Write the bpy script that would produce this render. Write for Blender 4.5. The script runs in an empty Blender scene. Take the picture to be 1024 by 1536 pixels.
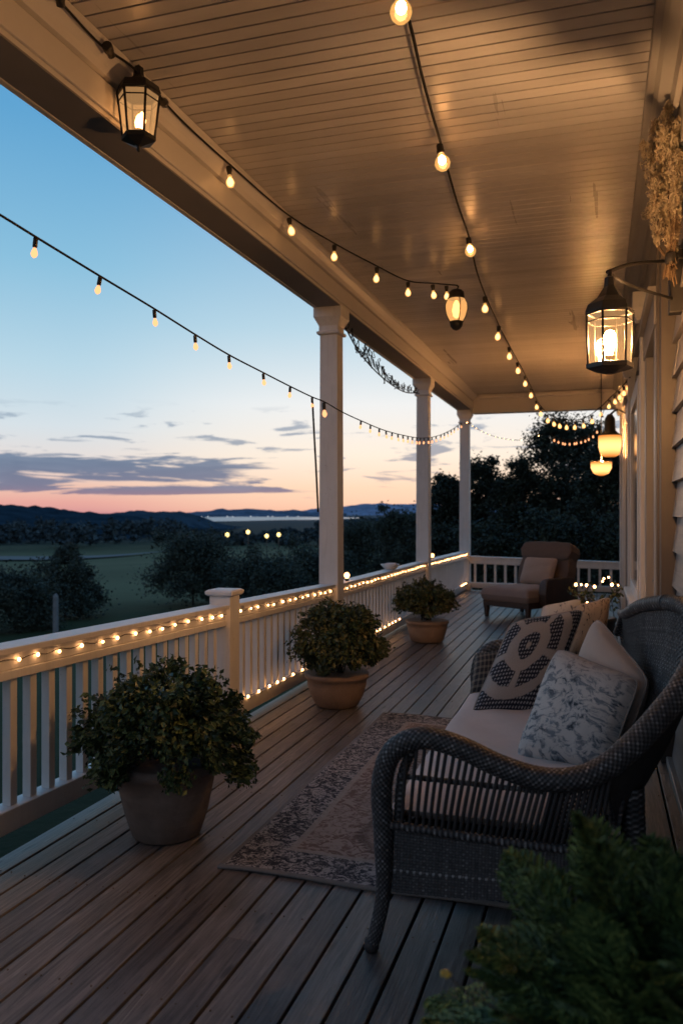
import bpy, bmesh, math, random
import numpy as np
from mathutils import Vector, Matrix

random.seed(7)
RNG = np.random.default_rng(11)
scene = bpy.context.scene
COL = scene.collection
R = math.radians
PI = math.pi

# ------------------------------------------------------------------ camera
YAW = R(17.5)
EYE = 1.5
FPX = 1224.0
ca, sa = math.cos(YAW), math.sin(YAW)
FWD = Vector((-sa, ca, 0))
RGT = Vector((ca, sa, 0))
cam_d = bpy.data.cameras.new('camera')
cam = bpy.data.objects.new('camera', cam_d)
COL.objects.link(cam)
cam.location = (0, 0, EYE)
cam.rotation_euler = (R(90), 0, YAW)
cam_d.sensor_fit = 'VERTICAL'
cam_d.sensor_height = 36
cam_d.sensor_width = 24
cam_d.lens = 36 * FPX / 1536
cam_d.clip_start = 0.05
cam_d.clip_end = 30000
cam_d.dof.use_dof = True
cam_d.dof.focus_distance = 4.4
cam_d.dof.aperture_fstop = 2.7
scene.camera = cam


def P(u, v, Y=None, x=None, z=None, d=None):
    """point of the place seen at picture position u, v on a known plane"""
    k = (u - 512) / FPX
    m = (v - 768) / FPX
    dr = FWD + RGT * k - Vector((0, 0, m))
    if Y is not None:
        t = Y / dr.y
    elif x is not None:
        t = x / dr.x
    elif z is not None:
        t = (z - EYE) / dr.z
    else:
        t = d
    return Vector((0, 0, EYE)) + dr * t


def s2l(c):
    o = []
    for v in c:
        v = v / 255.0
        o.append(v / 12.92 if v <= 0.04045 else ((v + 0.055) / 1.055) ** 2.4)
    return tuple(o) + (1.0,)


# ------------------------------------------------------------------ node helpers
class NT:
    def __init__(self, mat):
        self.t = mat.node_tree
        self.n = self.t.nodes
        self.l = self.t.links

    def add(self, kind, **kw):
        nd = self.n.new(kind)
        for k, v in kw.items():
            if k.startswith('i_'):
                key = k[2:]
                key = int(key) if key.isdigit() else key.replace('_', ' ')
                self.put(nd.inputs[key], v)
            else:
                setattr(nd, k, v)
        return nd

    def put(self, sock, v):
        if isinstance(v, bpy.types.NodeSocket):
            self.l.new(v, sock)
        elif isinstance(v, bpy.types.Node):
            self.l.new(v.outputs[0], sock)
        else:
            sock.default_value = v

    def math(self, op, a, b=0.0, c=None):
        nd = self.add('ShaderNodeMath', operation=op)
        self.put(nd.inputs[0], a)
        self.put(nd.inputs[1], b)
        if c is not None:
            self.put(nd.inputs[2], c)
        return nd.outputs[0]

    def mix(self, f, a, b, blend='MIX'):
        nd = self.add('ShaderNodeMix', data_type='RGBA', blend_type=blend)
        self.put(nd.inputs[0], f)
        self.put(nd.inputs[6], a)
        self.put(nd.inputs[7], b)
        return nd.outputs[2]

    def ramp(self, f, stops, interp='LINEAR'):
        nd = self.add('ShaderNodeValToRGB')
        cr = nd.color_ramp
        cr.interpolation = interp
        while len(cr.elements) < len(stops):
            cr.elements.new(0.5)
        for e, (p, c) in zip(cr.elements, stops):
            e.position = p
            e.color = c if len(c) == 4 else tuple(c) + (1,)
        self.put(nd.inputs[0], f)
        return nd.outputs[0]

    def step(self, x, lo, hi):
        nd = self.add('ShaderNodeMapRange', interpolation_type='SMOOTHSTEP')
        self.put(nd.inputs[0], x)
        nd.inputs[1].default_value = lo
        nd.inputs[2].default_value = hi
        return nd.outputs[0]

    def noise(self, vec, scale, detail=3, rough=0.5, dist=0.0):
        nd = self.add('ShaderNodeTexNoise')
        if vec is not None:
            self.put(nd.inputs['Vector'], vec)
        nd.inputs['Scale'].default_value = scale
        nd.inputs['Detail'].default_value = detail
        nd.inputs['Roughness'].default_value = rough
        nd.inputs['Distortion'].default_value = dist
        return nd.outputs[0]

    def mapping(self, vec, scale=(1, 1, 1), loc=(0, 0, 0)):
        nd = self.add('ShaderNodeMapping')
        self.put(nd.inputs[0], vec)
        nd.inputs['Scale'].default_value = scale
        nd.inputs['Location'].default_value = loc
        return nd.outputs[0]

    def bump(self, h, strength=0.3, dist=0.01):
        nd = self.add('ShaderNodeBump')
        nd.inputs['Strength'].default_value = strength
        nd.inputs['Distance'].default_value = dist
        self.put(nd.inputs['Height'], h)
        return nd.outputs[0]


def new_mat(name):
    m = bpy.data.materials.new(name)
    m.use_nodes = True
    return m, NT(m), m.node_tree.nodes['Principled BSDF']


def plain(name, col, rough=0.6, var=0.12, scale=6.0, bump=0.0, bscale=60.0, metal=0.0, spec=0.5, dirt=None):
    m, t, b = new_mat(name)
    g = t.add('ShaderNodeNewGeometry')
    pos = g.outputs['Position']
    n = t.noise(pos, scale, 4, 0.6)
    c1 = tuple(x * (1 - var) for x in col) + (1,)
    c2 = tuple(min(1, x * (1 + var)) for x in col) + (1,)
    c = t.ramp(n, [(0.3, c1), (0.7, c2)])
    if dirt:
        n2 = t.noise(pos, dirt[1], 5, 0.7)
        c = t.mix(t.step(n2, 0.52, 0.75), c, dirt[0] + (1,))
    t.put(b.inputs['Base Color'], c)
    t.put(b.inputs['Roughness'], t.math('MULTIPLY_ADD', n, 0.25, rough - 0.12))
    b.inputs['Metallic'].default_value = metal
    b.inputs['Specular IOR Level'].default_value = spec
    if bump:
        t.put(b.inputs['Normal'], t.bump(t.noise(pos, bscale, 4, 0.6), bump, 0.004))
    return m


def emit(name, col, strength):
    m, t, b = new_mat(name)
    e = t.add('ShaderNodeEmission')
    e.inputs[0].default_value = tuple(col) + (1,)
    e.inputs[1].default_value = strength
    t.l.new(e.outputs[0], t.n['Material Output'].inputs[0])
    return m


def glassy(name, tint, glow, gcol, gloss=0.12, mixglow=0.2):
    """thin lamp glass: clear pane, a little mirror, a little light caught in it"""
    m, t, b = new_mat(name)
    tr = t.add('ShaderNodeBsdfTransparent')
    tr.inputs[0].default_value = tint + (1,)
    gl = t.add('ShaderNodeBsdfGlossy')
    gl.inputs['Roughness'].default_value = 0.08
    e = t.add('ShaderNodeEmission')
    e.inputs[0].default_value = gcol + (1,)
    e.inputs[1].default_value = glow
    m1 = t.add('ShaderNodeMixShader')
    m1.inputs[0].default_value = gloss
    t.l.new(tr.outputs[0], m1.inputs[1])
    t.l.new(gl.outputs[0], m1.inputs[2])
    m2 = t.add('ShaderNodeMixShader')
    m2.inputs[0].default_value = mixglow
    t.l.new(m1.outputs[0], m2.inputs[1])
    t.l.new(e.outputs[0], m2.inputs[2])
    t.l.new(m2.outputs[0], t.n['Material Output'].inputs[0])
    return m


# ------------------------------------------------------------------ mesh helpers
class MB:
    def __init__(self):
        self.v = []
        self.f = []
        self.uv = []      # one list of uv per face
        self.w = []       # vertex attribute
        self.smooth = []

    def quad_box(self, c, s, rot=None):
        """box at centre c with full sizes s"""
        hx, hy, hz = s[0] / 2, s[1] / 2, s[2] / 2
        pts = [Vector((sx * hx, sy * hy, sz * hz)) for sz in (-1, 1) for sy in (-1, 1) for sx in (-1, 1)]
        if rot is not None:
            pts = [rot @ p for p in pts]
        self.hexa([Vector(c) + p for p in pts])
        return self

    def hexa(self, p):
        o = len(self.v)
        self.v += [tuple(q) for q in p]
        for f in ((0, 2, 3, 1), (4, 5, 7, 6), (0, 1, 5, 4), (2, 6, 7, 3), (0, 4, 6, 2), (1, 3, 7, 5)):
            self.face([o + i for i in f], False)
        return self

    def face(self, idx, smooth=False, uv=None):
        self.f.append(tuple(idx))
        self.smooth.append(smooth)
        self.uv.append(uv)

    def box(self, x0, x1, y0, y1, z0, z1):
        return self.quad_box(((x0 + x1) / 2, (y0 + y1) / 2, (z0 + z1) / 2), (x1 - x0, y1 - y0, z1 - z0))

    def bar(self, p0, p1, w, h):
        """rectangular bar from p0 to p1, w sideways, h upright, plumb ends"""
        p0, p1 = Vector(p0), Vector(p1)
        d = p1 - p0
        side = Vector((-d.y, d.x, 0))
        side = side.normalized() * (w / 2)
        up = Vector((0, 0, h / 2))
        a = [p0 + side - up, p0 - side - up, p1 + side - up, p1 - side - up,
             p0 + side + up, p0 - side + up, p1 + side + up, p1 - side + up]
        return self.hexa([a[1], a[0], a[3], a[2], a[5], a[4], a[7], a[6]])

    def square_loft(self, cx, cy, prof):
        o = len(self.v)
        for hw, z in prof:
            for sx, sy in ((-1, -1), (1, -1), (1, 1), (-1, 1)):
                self.v.append((cx + sx * hw, cy + sy * hw, z))
        n = len(prof)
        for i in range(n - 1):
            for k in range(4):
                a, b = o + i * 4 + k, o + i * 4 + (k + 1) % 4
                self.face((a, b, b + 4, a + 4))
        self.face([o + 3, o + 2, o + 1, o])
        e = o + (n - 1) * 4
        self.face([e, e + 1, e + 2, e + 3])
        return self

    def lathe(self, c, prof, seg=24, wob=0.0, sx=1.0, sy=1.0, smooth=True, cap=True, phase=0.0):
        o = len(self.v)
        for r, z in prof:
            for k in range(seg):
                a = 2 * PI * k / seg + phase
                rr = r * (1 + wob * math.sin(3 * a + z * 9))
                self.v.append((c[0] + rr * sx * math.cos(a), c[1] + rr * sy * math.sin(a), c[2] + z))
        n = len(prof)
        for i in range(n - 1):
            for k in range(seg):
                a, b = o + i * seg + k, o + i * seg + (k + 1) % seg
                self.face((a, b, b + seg, a + seg), smooth)
        if cap:
            self.face([o + k for k in range(seg)][::-1], False)
            self.face([o + (n - 1) * seg + k for k in range(seg)], False)
        return self

    def tube(self, pts, rad, seg=8, weave=0.0, smooth=True, cap=True):
        pts = np.array([tuple(p) for p in pts], float)
        n = len(pts)
        rad = np.full(n, rad) if np.isscalar(rad) else np.asarray(rad, float)
        tan = np.gradient(pts, axis=0)
        tan /= np.linalg.norm(tan, axis=1)[:, None] + 1e-12
        ref = np.array((0, 0, 1.0)) if abs(tan[0][2]) < 0.9 else np.array((1.0, 0, 0))
        u = np.cross(tan[0], ref)
        u /= np.linalg.norm(u)
        o = len(self.v)
        for i in range(n):
            u = u - tan[i] * np.dot(u, tan[i])
            u /= np.linalg.norm(u) + 1e-12
            w = np.cross(tan[i], u)
            for k in range(seg):
                a = 2 * PI * k / seg
                pat = 0.0
                if weave:
                    pat = 1.0 if ((i // 2) + (k // 2)) % 2 else -1.0
                r = rad[i] * (1 + weave * pat)
                q = pts[i] + r * (math.cos(a) * u + math.sin(a) * w)
                self.v.append(tuple(q))
                if weave:
                    while len(self.w) < len(self.v) - 1:
                        self.w.append(0.0)
                    self.w.append((pat * 0.5 + 0.5) * (0.45 + 0.55 * (((i // 2) * 7919 + (k // 2) * 104729 + (i // 2) * (k // 2) * 31) % 101) / 100))
        for i in range(n - 1):
            for k in range(seg):
                a, b = o + i * seg + k, o + i * seg + (k + 1) % seg
                self.face((a, b, b + seg, a + seg), smooth)
        if cap:
            self.face([o + k for k in range(seg)][::-1])
            self.face([o + (n - 1) * seg + k for k in range(seg)])
        return self

    def grid(self, fn, nu, nv, smooth=True, flip=False, close=False):
        o = len(self.v)
        for i in range(nu + 1):
            for j in range(nv + 1):
                self.v.append(tuple(fn(i / nu, j / nv)))
        for i in range(nu):
            for j in range(nv):
                a = o + i * (nv + 1) + j
                q = (a, a + nv + 1, a + nv + 2, a + 1)
                uv = ((i / nu, j / nv), ((i + 1) / nu, j / nv), ((i + 1) / nu, (j + 1) / nv), (i / nu, (j + 1) / nv))
                if flip:
                    q, uv = q[::-1], uv[::-1]
                self.face(q, smooth, uv)
        return self


WL = {}


def link(name, me, mat, parent=None, loc=None, bevel=0.0):
    o = bpy.data.objects.new(name, me)
    COL.objects.link(o)
    if parent is not None:
        o.parent = parent
    if loc is not None:
        o.location = loc
    base = WL.get(parent.name, Vector((0, 0, 0))) if parent is not None else Vector((0, 0, 0))
    WL[o.name] = base + (Vector(loc) if loc is not None else Vector((0, 0, 0)))
    if mat is not None and len(me.materials) == 0:
        me.materials.append(mat)
    if bevel:
        b = o.modifiers.new('bevel', 'BEVEL')
        b.width = bevel
        b.segments = 2
        b.limit_method = 'ANGLE'
        b.angle_limit = R(40)
    return o


def build(name, mb, mat, parent=None, bevel=0.0, local=False):
    """one mesh object; shapes are given in place, or local to the parent"""
    me = bpy.data.meshes.new(name)
    off = Vector((0, 0, 0)) if (local or parent is None) else WL.get(parent.name, Vector((0, 0, 0)))
    v = [(p[0] - off.x, p[1] - off.y, p[2] - off.z) for p in mb.v]
    me.from_pydata(v, [], mb.f)
    me.polygons.foreach_set('use_smooth', mb.smooth)
    if any(u is not None for u in mb.uv):
        ul = me.uv_layers.new(name='UVMap')
        flat = []
        for f, u in zip(mb.f, mb.uv):
            flat += [(0, 0)] * len(f) if u is None else list(u)
        ul.data.foreach_set('uv', np.array(flat, np.float32).ravel())
    if mb.w:
        w = mb.w + [0.0] * (len(mb.v) - len(mb.w))
        at = me.attributes.new('weave', 'FLOAT', 'POINT')
        at.data.foreach_set('value', np.array(w, np.float32))
    me.update()
    return link(name, me, mat, parent, bevel=bevel)


def build_np(name, verts, faces, mat, parent=None, smooth=False, local=False, attr=None):
    off = Vector((0, 0, 0)) if (local or parent is None) else WL.get(parent.name, Vector((0, 0, 0)))
    v = np.asarray(verts, np.float32) - np.array(off, np.float32)
    f = np.asarray(faces, np.int32)
    me = bpy.data.meshes.new(name)
    k = f.shape[1]
    me.vertices.add(len(v))
    me.vertices.foreach_set('co', v.ravel())
    me.loops.add(f.size)
    me.loops.foreach_set('vertex_index', f.ravel())
    me.polygons.add(len(f))
    me.polygons.foreach_set('loop_start', np.arange(0, f.size, k, dtype=np.int32))
    me.polygons.foreach_set('loop_total', np.full(len(f), k, np.int32))
    me.polygons.foreach_set('use_smooth', np.full(len(f), smooth))
    if attr is not None:
        at = me.attributes.new('weave', 'FLOAT', 'POINT')
        at.data.foreach_set('value', np.asarray(attr, np.float32))
    me.update(calc_edges=True)
    me.validate()
    return link(name, me, mat, parent)


def tag(o, label, cat, group=None):
    o['label'] = label
    o['category'] = cat
    if group:
        o['group'] = group
    return o


def thing(name, label, cat, loc=(0, 0, 0), rotz=0.0, group=None):
    o = bpy.data.objects.new(name, None)
    o.empty_display_size = 0.1
    COL.objects.link(o)
    o.location = loc
    o.rotation_euler = (0, 0, rotz)
    WL[o.name] = Vector(loc)
    return tag(o, label, cat, group)


def struct(name, mb, mat, bevel=0.0):
    o = build(name, mb, mat, None, bevel)
    o['kind'] = 'structure'
    return o


def curve(pts, step=0.05, closed=False):
    """smooth path through points, resampled at a step"""
    p = np.array([tuple(q) for q in pts], float)
    ext = np.vstack([2 * p[0] - p[1], p, 2 * p[-1] - p[-2]])
    out = []
    for i in range(1, len(ext) - 2):
        a, b, c, d = ext[i - 1], ext[i], ext[i + 1], ext[i + 2]
        for t in np.linspace(0, 1, 24, endpoint=False):
            out.append(0.5 * ((2 * b) + (c - a) * t + (2 * a - 5 * b + 4 * c - d) * t * t + (3 * b - a - 3 * c + d) * t ** 3))
    out.append(ext[-2])
    out = np.array(out)
    L = np.concatenate([[0], np.cumsum(np.linalg.norm(np.diff(out, axis=0), axis=1))])
    n = max(2, int(round(L[-1] / step)) + 1)
    s = np.linspace(0, L[-1], n)
    return np.stack([np.interp(s, L, out[:, k]) for k in range(3)], 1)


def along(path, s):
    """point at arc length s of a resampled path"""
    L = np.concatenate([[0], np.cumsum(np.linalg.norm(np.diff(path, axis=0), axis=1))])
    return Vector([float(np.interp(s, L, path[:, k])) for k in range(3)])


def plen(path):
    return float(np.linalg.norm(np.diff(path, axis=0), axis=1).sum())


def unit(n):
    v = RNG.normal(size=(n, 3))
    return v / np.linalg.norm(v, axis=1)[:, None]


def leaf_mesh(cen, size, direc, up, aspect=0.55, fold=0.25):
    """folded leaf blades: base, two sides, tip; as triangles"""
    n = len(cen)
    d = direc / (np.linalg.norm(direc, axis=1)[:, None] + 1e-9)
    sde = np.cross(d, up)
    sde /= np.linalg.norm(sde, axis=1)[:, None] + 1e-9
    nor = np.cross(sde, d)
    s = np.asarray(size)[:, None]
    base = cen - d * s * 0.5
    tip = cen + d * s * 0.5 - nor * s * 0.12
    l = cen + sde * s * aspect * 0.5 + nor * s * fold * 0.5 - d * s * 0.05
    r = cen - sde * s * aspect * 0.5 + nor * s * fold * 0.5 - d * s * 0.05
    v = np.stack([base, l, tip, r], 1).reshape(-1, 3)
    k = np.arange(n)[:, None] * 4
    f = np.concatenate([k + np.array([[0, 2, 1]]), k + np.array([[0, 3, 2]])], 0)
    return v, f


# ------------------------------------------------------------------ materials
M = {}
M['white'] = plain('white_trim_paint', (0.62, 0.60, 0.575), 0.45, 0.06, 3.0, 0.12, 40, dirt=((0.42, 0.39, 0.36), 5.0))
def worn_white():
    m, t, b = new_mat('worn_white_paint')
    g = t.add('ShaderNodeNewGeometry')
    pos = g.outputs['Position']
    n = t.noise(pos, 3.0, 4, 0.6)
    brush = t.noise(t.mapping(pos, (60, 60, 5)), 1.0, 4, 0.6, 0.4)
    drip = t.noise(t.mapping(pos, (16, 16, 1.3)), 1.0, 5, 0.7, 0.8)
    chip = t.noise(pos, 42, 5, 0.75, 0.4)
    c = t.ramp(n, [(0.3, (0.68, 0.665, 0.645)), (0.7, (0.78, 0.765, 0.745))])
    c = t.mix(t.math('MULTIPLY', t.step(drip, 0.5, 0.72), 0.4), c, (0.46, 0.43, 0.40, 1))
    c = t.mix(t.math('MULTIPLY', t.step(chip, 0.66, 0.71), 0.8), c, (0.20, 0.165, 0.14, 1))
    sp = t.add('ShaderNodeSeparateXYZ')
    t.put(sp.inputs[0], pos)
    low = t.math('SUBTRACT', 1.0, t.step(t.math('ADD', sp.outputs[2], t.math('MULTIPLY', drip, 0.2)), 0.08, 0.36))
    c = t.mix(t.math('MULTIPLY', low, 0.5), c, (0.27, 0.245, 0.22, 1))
    t.put(b.inputs['Base Color'], c)
    t.put(b.inputs['Roughness'], t.math('MULTIPLY_ADD', brush, 0.3, 0.32))
    t.put(b.inputs['Normal'], t.bump(t.math('ADD', brush, chip), 0.25, 0.003))
    return m


M['white'] = worn_white()
M['white_beam'] = plain('white_beam_paint', (0.60, 0.575, 0.55), 0.4, 0.06, 2.0, 0.1, 30)
M['taupe'] = plain('dark_taupe_casing_paint', (0.10, 0.088, 0.08), 0.45, 0.15, 3, 0.12, 30)
M['black_metal'] = plain('black_metal', (0.018, 0.017, 0.016), 0.45, 0.3, 20, 0.2, 120)
M['cable'] = plain('black_cable', (0.006, 0.0055, 0.0055), 0.9, 0.2, 30)
M['socket'] = plain('dark_socket', (0.02, 0.017, 0.014), 0.4, 0.2, 30)


def wood_deck():
    m, t, b = new_mat('weathered_deck_boards')
    g = t.add('ShaderNodeNewGeometry')
    pos = g.outputs['Position']
    rnd = g.outputs['Random Per Island']
    shift = t.add('ShaderNodeCombineXYZ')
    t.put(shift.inputs[0], t.math('MULTIPLY', rnd, 37.0))
    t.put(shift.inputs[1], t.math('MULTIPLY', rnd, 91.0))
    vec = t.add('ShaderNodeVectorMath', operation='ADD')
    t.put(vec.inputs[0], pos)
    t.put(vec.inputs[1], shift.outputs[0])
    grain = t.noise(t.mapping(vec.outputs[0], (46, 2.2, 46)), 1.0, 6, 0.68, 1.6)
    fine = t.noise(t.mapping(vec.outputs[0], (190, 8, 190)), 1.0, 4, 0.7, 0.5)
    blot = t.noise(vec.outputs[0], 2.3, 5, 0.65)
    c = t.ramp(grain, [(0.3, (0.032, 0.0285, 0.0265)), (0.5, (0.138, 0.126, 0.117)), (0.70, (0.285, 0.262, 0.244))])
    tone = t.ramp(rnd, [(0.0, (0.6, 0.59, 0.6)), (0.5, (0.95, 0.93, 0.92)), (1.0, (1.3, 1.24, 1.16))])
    c = t.mix(1.0, c, tone, 'MULTIPLY')
    c = t.mix(t.math('MULTIPLY', t.step(blot, 0.45, 0.7), 0.4), c, (0.235, 0.217, 0.205, 1))
    crack = t.step(fine, 0.62, 0.72)
    c = t.mix(t.math('MULTIPLY', crack, 0.6), c, (0.02, 0.016, 0.014, 1))
    knot = t.add('ShaderNodeTexVoronoi')
    t.put(knot.inputs['Vector'], t.mapping(vec.outputs[0], (9, 2.1, 9)))
    knot.inputs['Scale'].default_value = 1.0
    kf = t.math('SUBTRACT', 1.0, t.step(knot.outputs['Distance'], 0.05, 0.13))
    c = t.mix(t.math('MULTIPLY', kf, 0.7), c, (0.022, 0.017, 0.014, 1))
    t.put(b.inputs['Base Color'], c)
    t.put(b.inputs['Roughness'], t.math('MULTIPLY_ADD', grain, 0.4, 0.2))
    h = t.math('ADD', t.math('MULTIPLY', grain, 0.8), t.math('MULTIPLY', fine, 0.5))
    t.put(b.inputs['Normal'], t.bump(h, 0.55, 0.004))
    return m


M['deck'] = wood_deck()


def ceiling_paint():
    m, t, b = new_mat('glossy_ceiling_boards')
    g = t.add('ShaderNodeNewGeometry')
    pos = g.outputs['Position']
    rnd = g.outputs['Random Per Island']
    n = t.noise(t.mapping(pos, (1.2, 5.0, 1)), 1.0, 5, 0.6)
    streak = t.noise(t.mapping(pos, (6.0, 0.35, 1)), 1.0, 4, 0.6)
    c = t.ramp(n, [(0.3, (0.46, 0.435, 0.415)), (0.7, (0.56, 0.535, 0.515))])
    tone = t.ramp(rnd, [(0, (0.9, 0.89, 0.88)), (1, (1.06, 1.05, 1.04))])
    c = t.mix(1.0, c, tone, 'MULTIPLY')
    t.put(b.inputs['Base Color'], c)
    t.put(b.inputs['Roughness'], t.math('MULTIPLY_ADD', streak, 0.26, 0.19))
    b.inputs['Specular IOR Level'].default_value = 0.85
    h = t.math('ADD', t.math('MULTIPLY', t.noise(t.mapping(pos, (9, 30, 1)), 1.0, 3, 0.6), 0.5), n)
    t.put(b.inputs['Normal'], t.bump(h, 0.25, 0.006))
    return m


M['ceiling'] = ceiling_paint()
M['groove'] = plain('dark_groove_backing', (0.012, 0.009, 0.007), 0.9, 0.2)


def siding_paint():
    m, t, b = new_mat('painted_wood_siding')
    g = t.add('ShaderNodeNewGeometry')
    pos = g.outputs['Position']
    n = t.noise(t.mapping(pos, (8, 3, 40)), 1.0, 6, 0.65, 0.6)
    w = t.noise(pos, 3.0, 4, 0.6)
    c = t.ramp(n, [(0.3, (0.20, 0.188, 0.18)), (0.7, (0.33, 0.315, 0.30))])
    c = t.mix(t.math('MULTIPLY', t.step(w, 0.45, 0.7), 0.35), c, (0.25, 0.24, 0.235, 1))
    t.put(b.inputs['Base Color'], c)
    b.inputs['Roughness'].default_value = 0.45
    t.put(b.inputs['Normal'], t.bump(n, 0.3, 0.005))
    return m


M['siding'] = siding_paint()
M['door'] = plain('blue_grey_door_paint', (0.10, 0.115, 0.14), 0.35, 0.1, 3, 0.1, 30)
M['casing'] = plain('grey_white_casing_paint', (0.30, 0.285, 0.27), 0.4, 0.1, 3, 0.12, 30)
M['dark_glass'] = plain('dark_window_glass', (0.012, 0.014, 0.018), 0.1, 0.1, 2)


def foliage(name, dark, mid, light, rough=0.5, clump=7.0):
    m, t, b = new_mat(name)
    g = t.add('ShaderNodeNewGeometry')
    rnd = g.outputs['Random Per Island']
    n = t.noise(g.outputs['Position'], clump, 3, 0.6)
    f = t.math('ADD', t.math('MULTIPLY', rnd, 0.55), t.math('MULTIPLY', n, 0.55))
    c = t.ramp(f, [(0.25, dark), (0.55, mid), (0.85, light)])
    t.put(b.inputs['Base Color'], c)
    b.inputs['Roughness'].default_value = rough
    b.inputs['Specular IOR Level'].default_value = 0.35
    return m


M['leaf_near'] = foliage('small_dark_leaves', (0.014, 0.026, 0.012), (0.045, 0.08, 0.03), (0.17, 0.22, 0.08), 0.4, 9)
M['leaf_red'] = foliage('green_and_rust_leaves', (0.018, 0.032, 0.013), (0.055, 0.086, 0.032), (0.19, 0.17, 0.07), 0.45, 9)
M['leaf_fern'] = foliage('bright_conifer_sprays', (0.026, 0.058, 0.023), (0.085, 0.145, 0.048), (0.24, 0.31, 0.09), 0.5, 5)
M['leaf_tree'] = foliage('tree_leaves', (0.008, 0.013, 0.009), (0.018, 0.027, 0.016), (0.035, 0.048, 0.024), 0.6, 0.8)
M['leaf_mid'] = foliage('meadow_tree_leaves', (0.016, 0.026, 0.022), (0.034, 0.05, 0.038), (0.06, 0.08, 0.055), 0.6, 0.8)  # tree leaf colour lightened to stand in for haze
M['leaf_far'] = foliage('far_tree_leaves', (0.022, 0.042, 0.055), (0.036, 0.062, 0.075), (0.055, 0.082, 0.09), 0.8, 0.4)  # bluish haze of the distance put into the leaf colour
M['bark'] = plain('dark_bark', (0.035, 0.028, 0.022), 0.9, 0.3, 8, 0.5, 20)
M['soil'] = plain('potting_soil', (0.02, 0.015, 0.011), 0.95, 0.3, 40, 0.6, 80)


def clay(name, c1, c2):
    m, t, b = new_mat(name)
    g = t.add('ShaderNodeNewGeometry')
    pos = g.outputs['Position']
    n = t.noise(pos, 7, 6, 0.7)
    rings = t.noise(t.mapping(pos, (2, 2, 55)), 1.0, 3, 0.5)
    c = t.ramp(n, [(0.3, c1), (0.7, c2)])
    c = t.mix(t.math('MULTIPLY', t.step(t.noise(pos, 3, 5, 0.7), 0.5, 0.7), 0.35), c, (0.34, 0.30, 0.27, 1))
    t.put(b.inputs['Base Color'], c)
    b.inputs['Roughness'].default_value = 0.75
    t.put(b.inputs['Normal'], t.bump(t.math('ADD', n, t.math('MULTIPLY', rings, 0.6)), 0.45, 0.008))
    return m


M['pot_grey'] = clay('worn_grey_clay', (0.15, 0.115, 0.095), (0.25, 0.20, 0.17))
M['pot_terra'] = clay('terracotta_clay', (0.25, 0.17, 0.12), (0.38, 0.265, 0.19))


def wicker_mat(name, dark, light, spot):
    m, t, b = new_mat(name)
    a = t.add('ShaderNodeAttribute', attribute_name='weave').outputs['Fac']
    g = t.add('ShaderNodeNewGeometry')
    n = t.noise(g.outputs['Position'], 60, 3, 0.6)
    n2 = t.noise(g.outputs['Position'], 9, 3, 0.6)
    f = t.math('MULTIPLY', a, t.math('MULTIPLY_ADD', n, 1.1, 0.15))
    c = t.ramp(f, [(0.05, dark), (0.5, light), (0.85, spot)])
    c = t.mix(t.math('MULTIPLY', n2, 0.4), c, dark + (1,))
    t.put(b.inputs['Base Color'], c)
    b.inputs['Roughness'].default_value = 0.55
    return m


M['wicker'] = wicker_mat('dark_wicker', (0.016, 0.0165, 0.018), (0.115, 0.116, 0.122), (0.46, 0.46, 0.47))
M['wicker_rod'] = plain('dark_wicker_rod', (0.032, 0.03, 0.031), 0.6, 0.35, 40, 0.4, 200)


def fabric(name, col, wrinkle=0.35, scale=420, rough=0.9, stain=0.1):
    m, t, b = new_mat(name)
    g = t.add('ShaderNodeNewGeometry')
    pos = g.outputs['Position']
    w = t.noise(pos, 9, 4, 0.55, 0.8)
    th = t.noise(t.mapping(pos, (1, 1, 1)), scale, 2, 0.5)
    c1 = tuple(x * (1 - stain) for x in col) + (1,)
    c2 = tuple(x * (1 + stain) for x in col) + (1,)
    c = t.mix(w, c1, c2)
    c = t.mix(t.math('MULTIPLY', th, 0.35), c, tuple(x * 0.6 for x in col) + (1,))
    t.put(b.inputs['Base Color'], c)
    b.inputs['Roughness'].default_value = rough
    b.inputs['Sheen Weight'].default_value = 0.15
    t.put(b.inputs['Normal'], t.bump(t.math('ADD', w, t.math('MULTIPLY', th, 0.12)), wrinkle, 0.02))
    return m


M['cushion'] = fabric('beige_cushion_cloth', (0.74, 0.64, 0.61))
M['beige'] = fabric('beige_pillow_cloth', (0.60, 0.49, 0.42))
M['chair_cloth'] = fabric('brown_chair_cloth', (0.115, 0.078, 0.062), 0.3)
M['chair_seat'] = fabric('grey_brown_seat_cloth', (0.25, 0.19, 0.165), 0.3)
M['chair_pillow'] = fabric('pale_back_pillow_cloth', (0.36, 0.27, 0.22), 0.3)
M['chair_wood'] = plain('dark_chair_wood', (0.05, 0.032, 0.024), 0.5, 0.3, 10)
M['piping'] = fabric('pale_piping_cloth', (0.40, 0.36, 0.33), 0.1)


def pillow_base(name):
    m, t, b = new_mat(name)
    uv = t.add('ShaderNodeUVMap').outputs[0]
    g = t.add('ShaderNodeNewGeometry')
    sp = t.add('ShaderNodeSeparateXYZ')
    t.put(sp.inputs[0], uv)
    b.inputs['Roughness'].default_value = 0.9
    return m, t, b, uv, sp.outputs[0], sp.outputs[1], g.outputs['Position']


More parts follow.
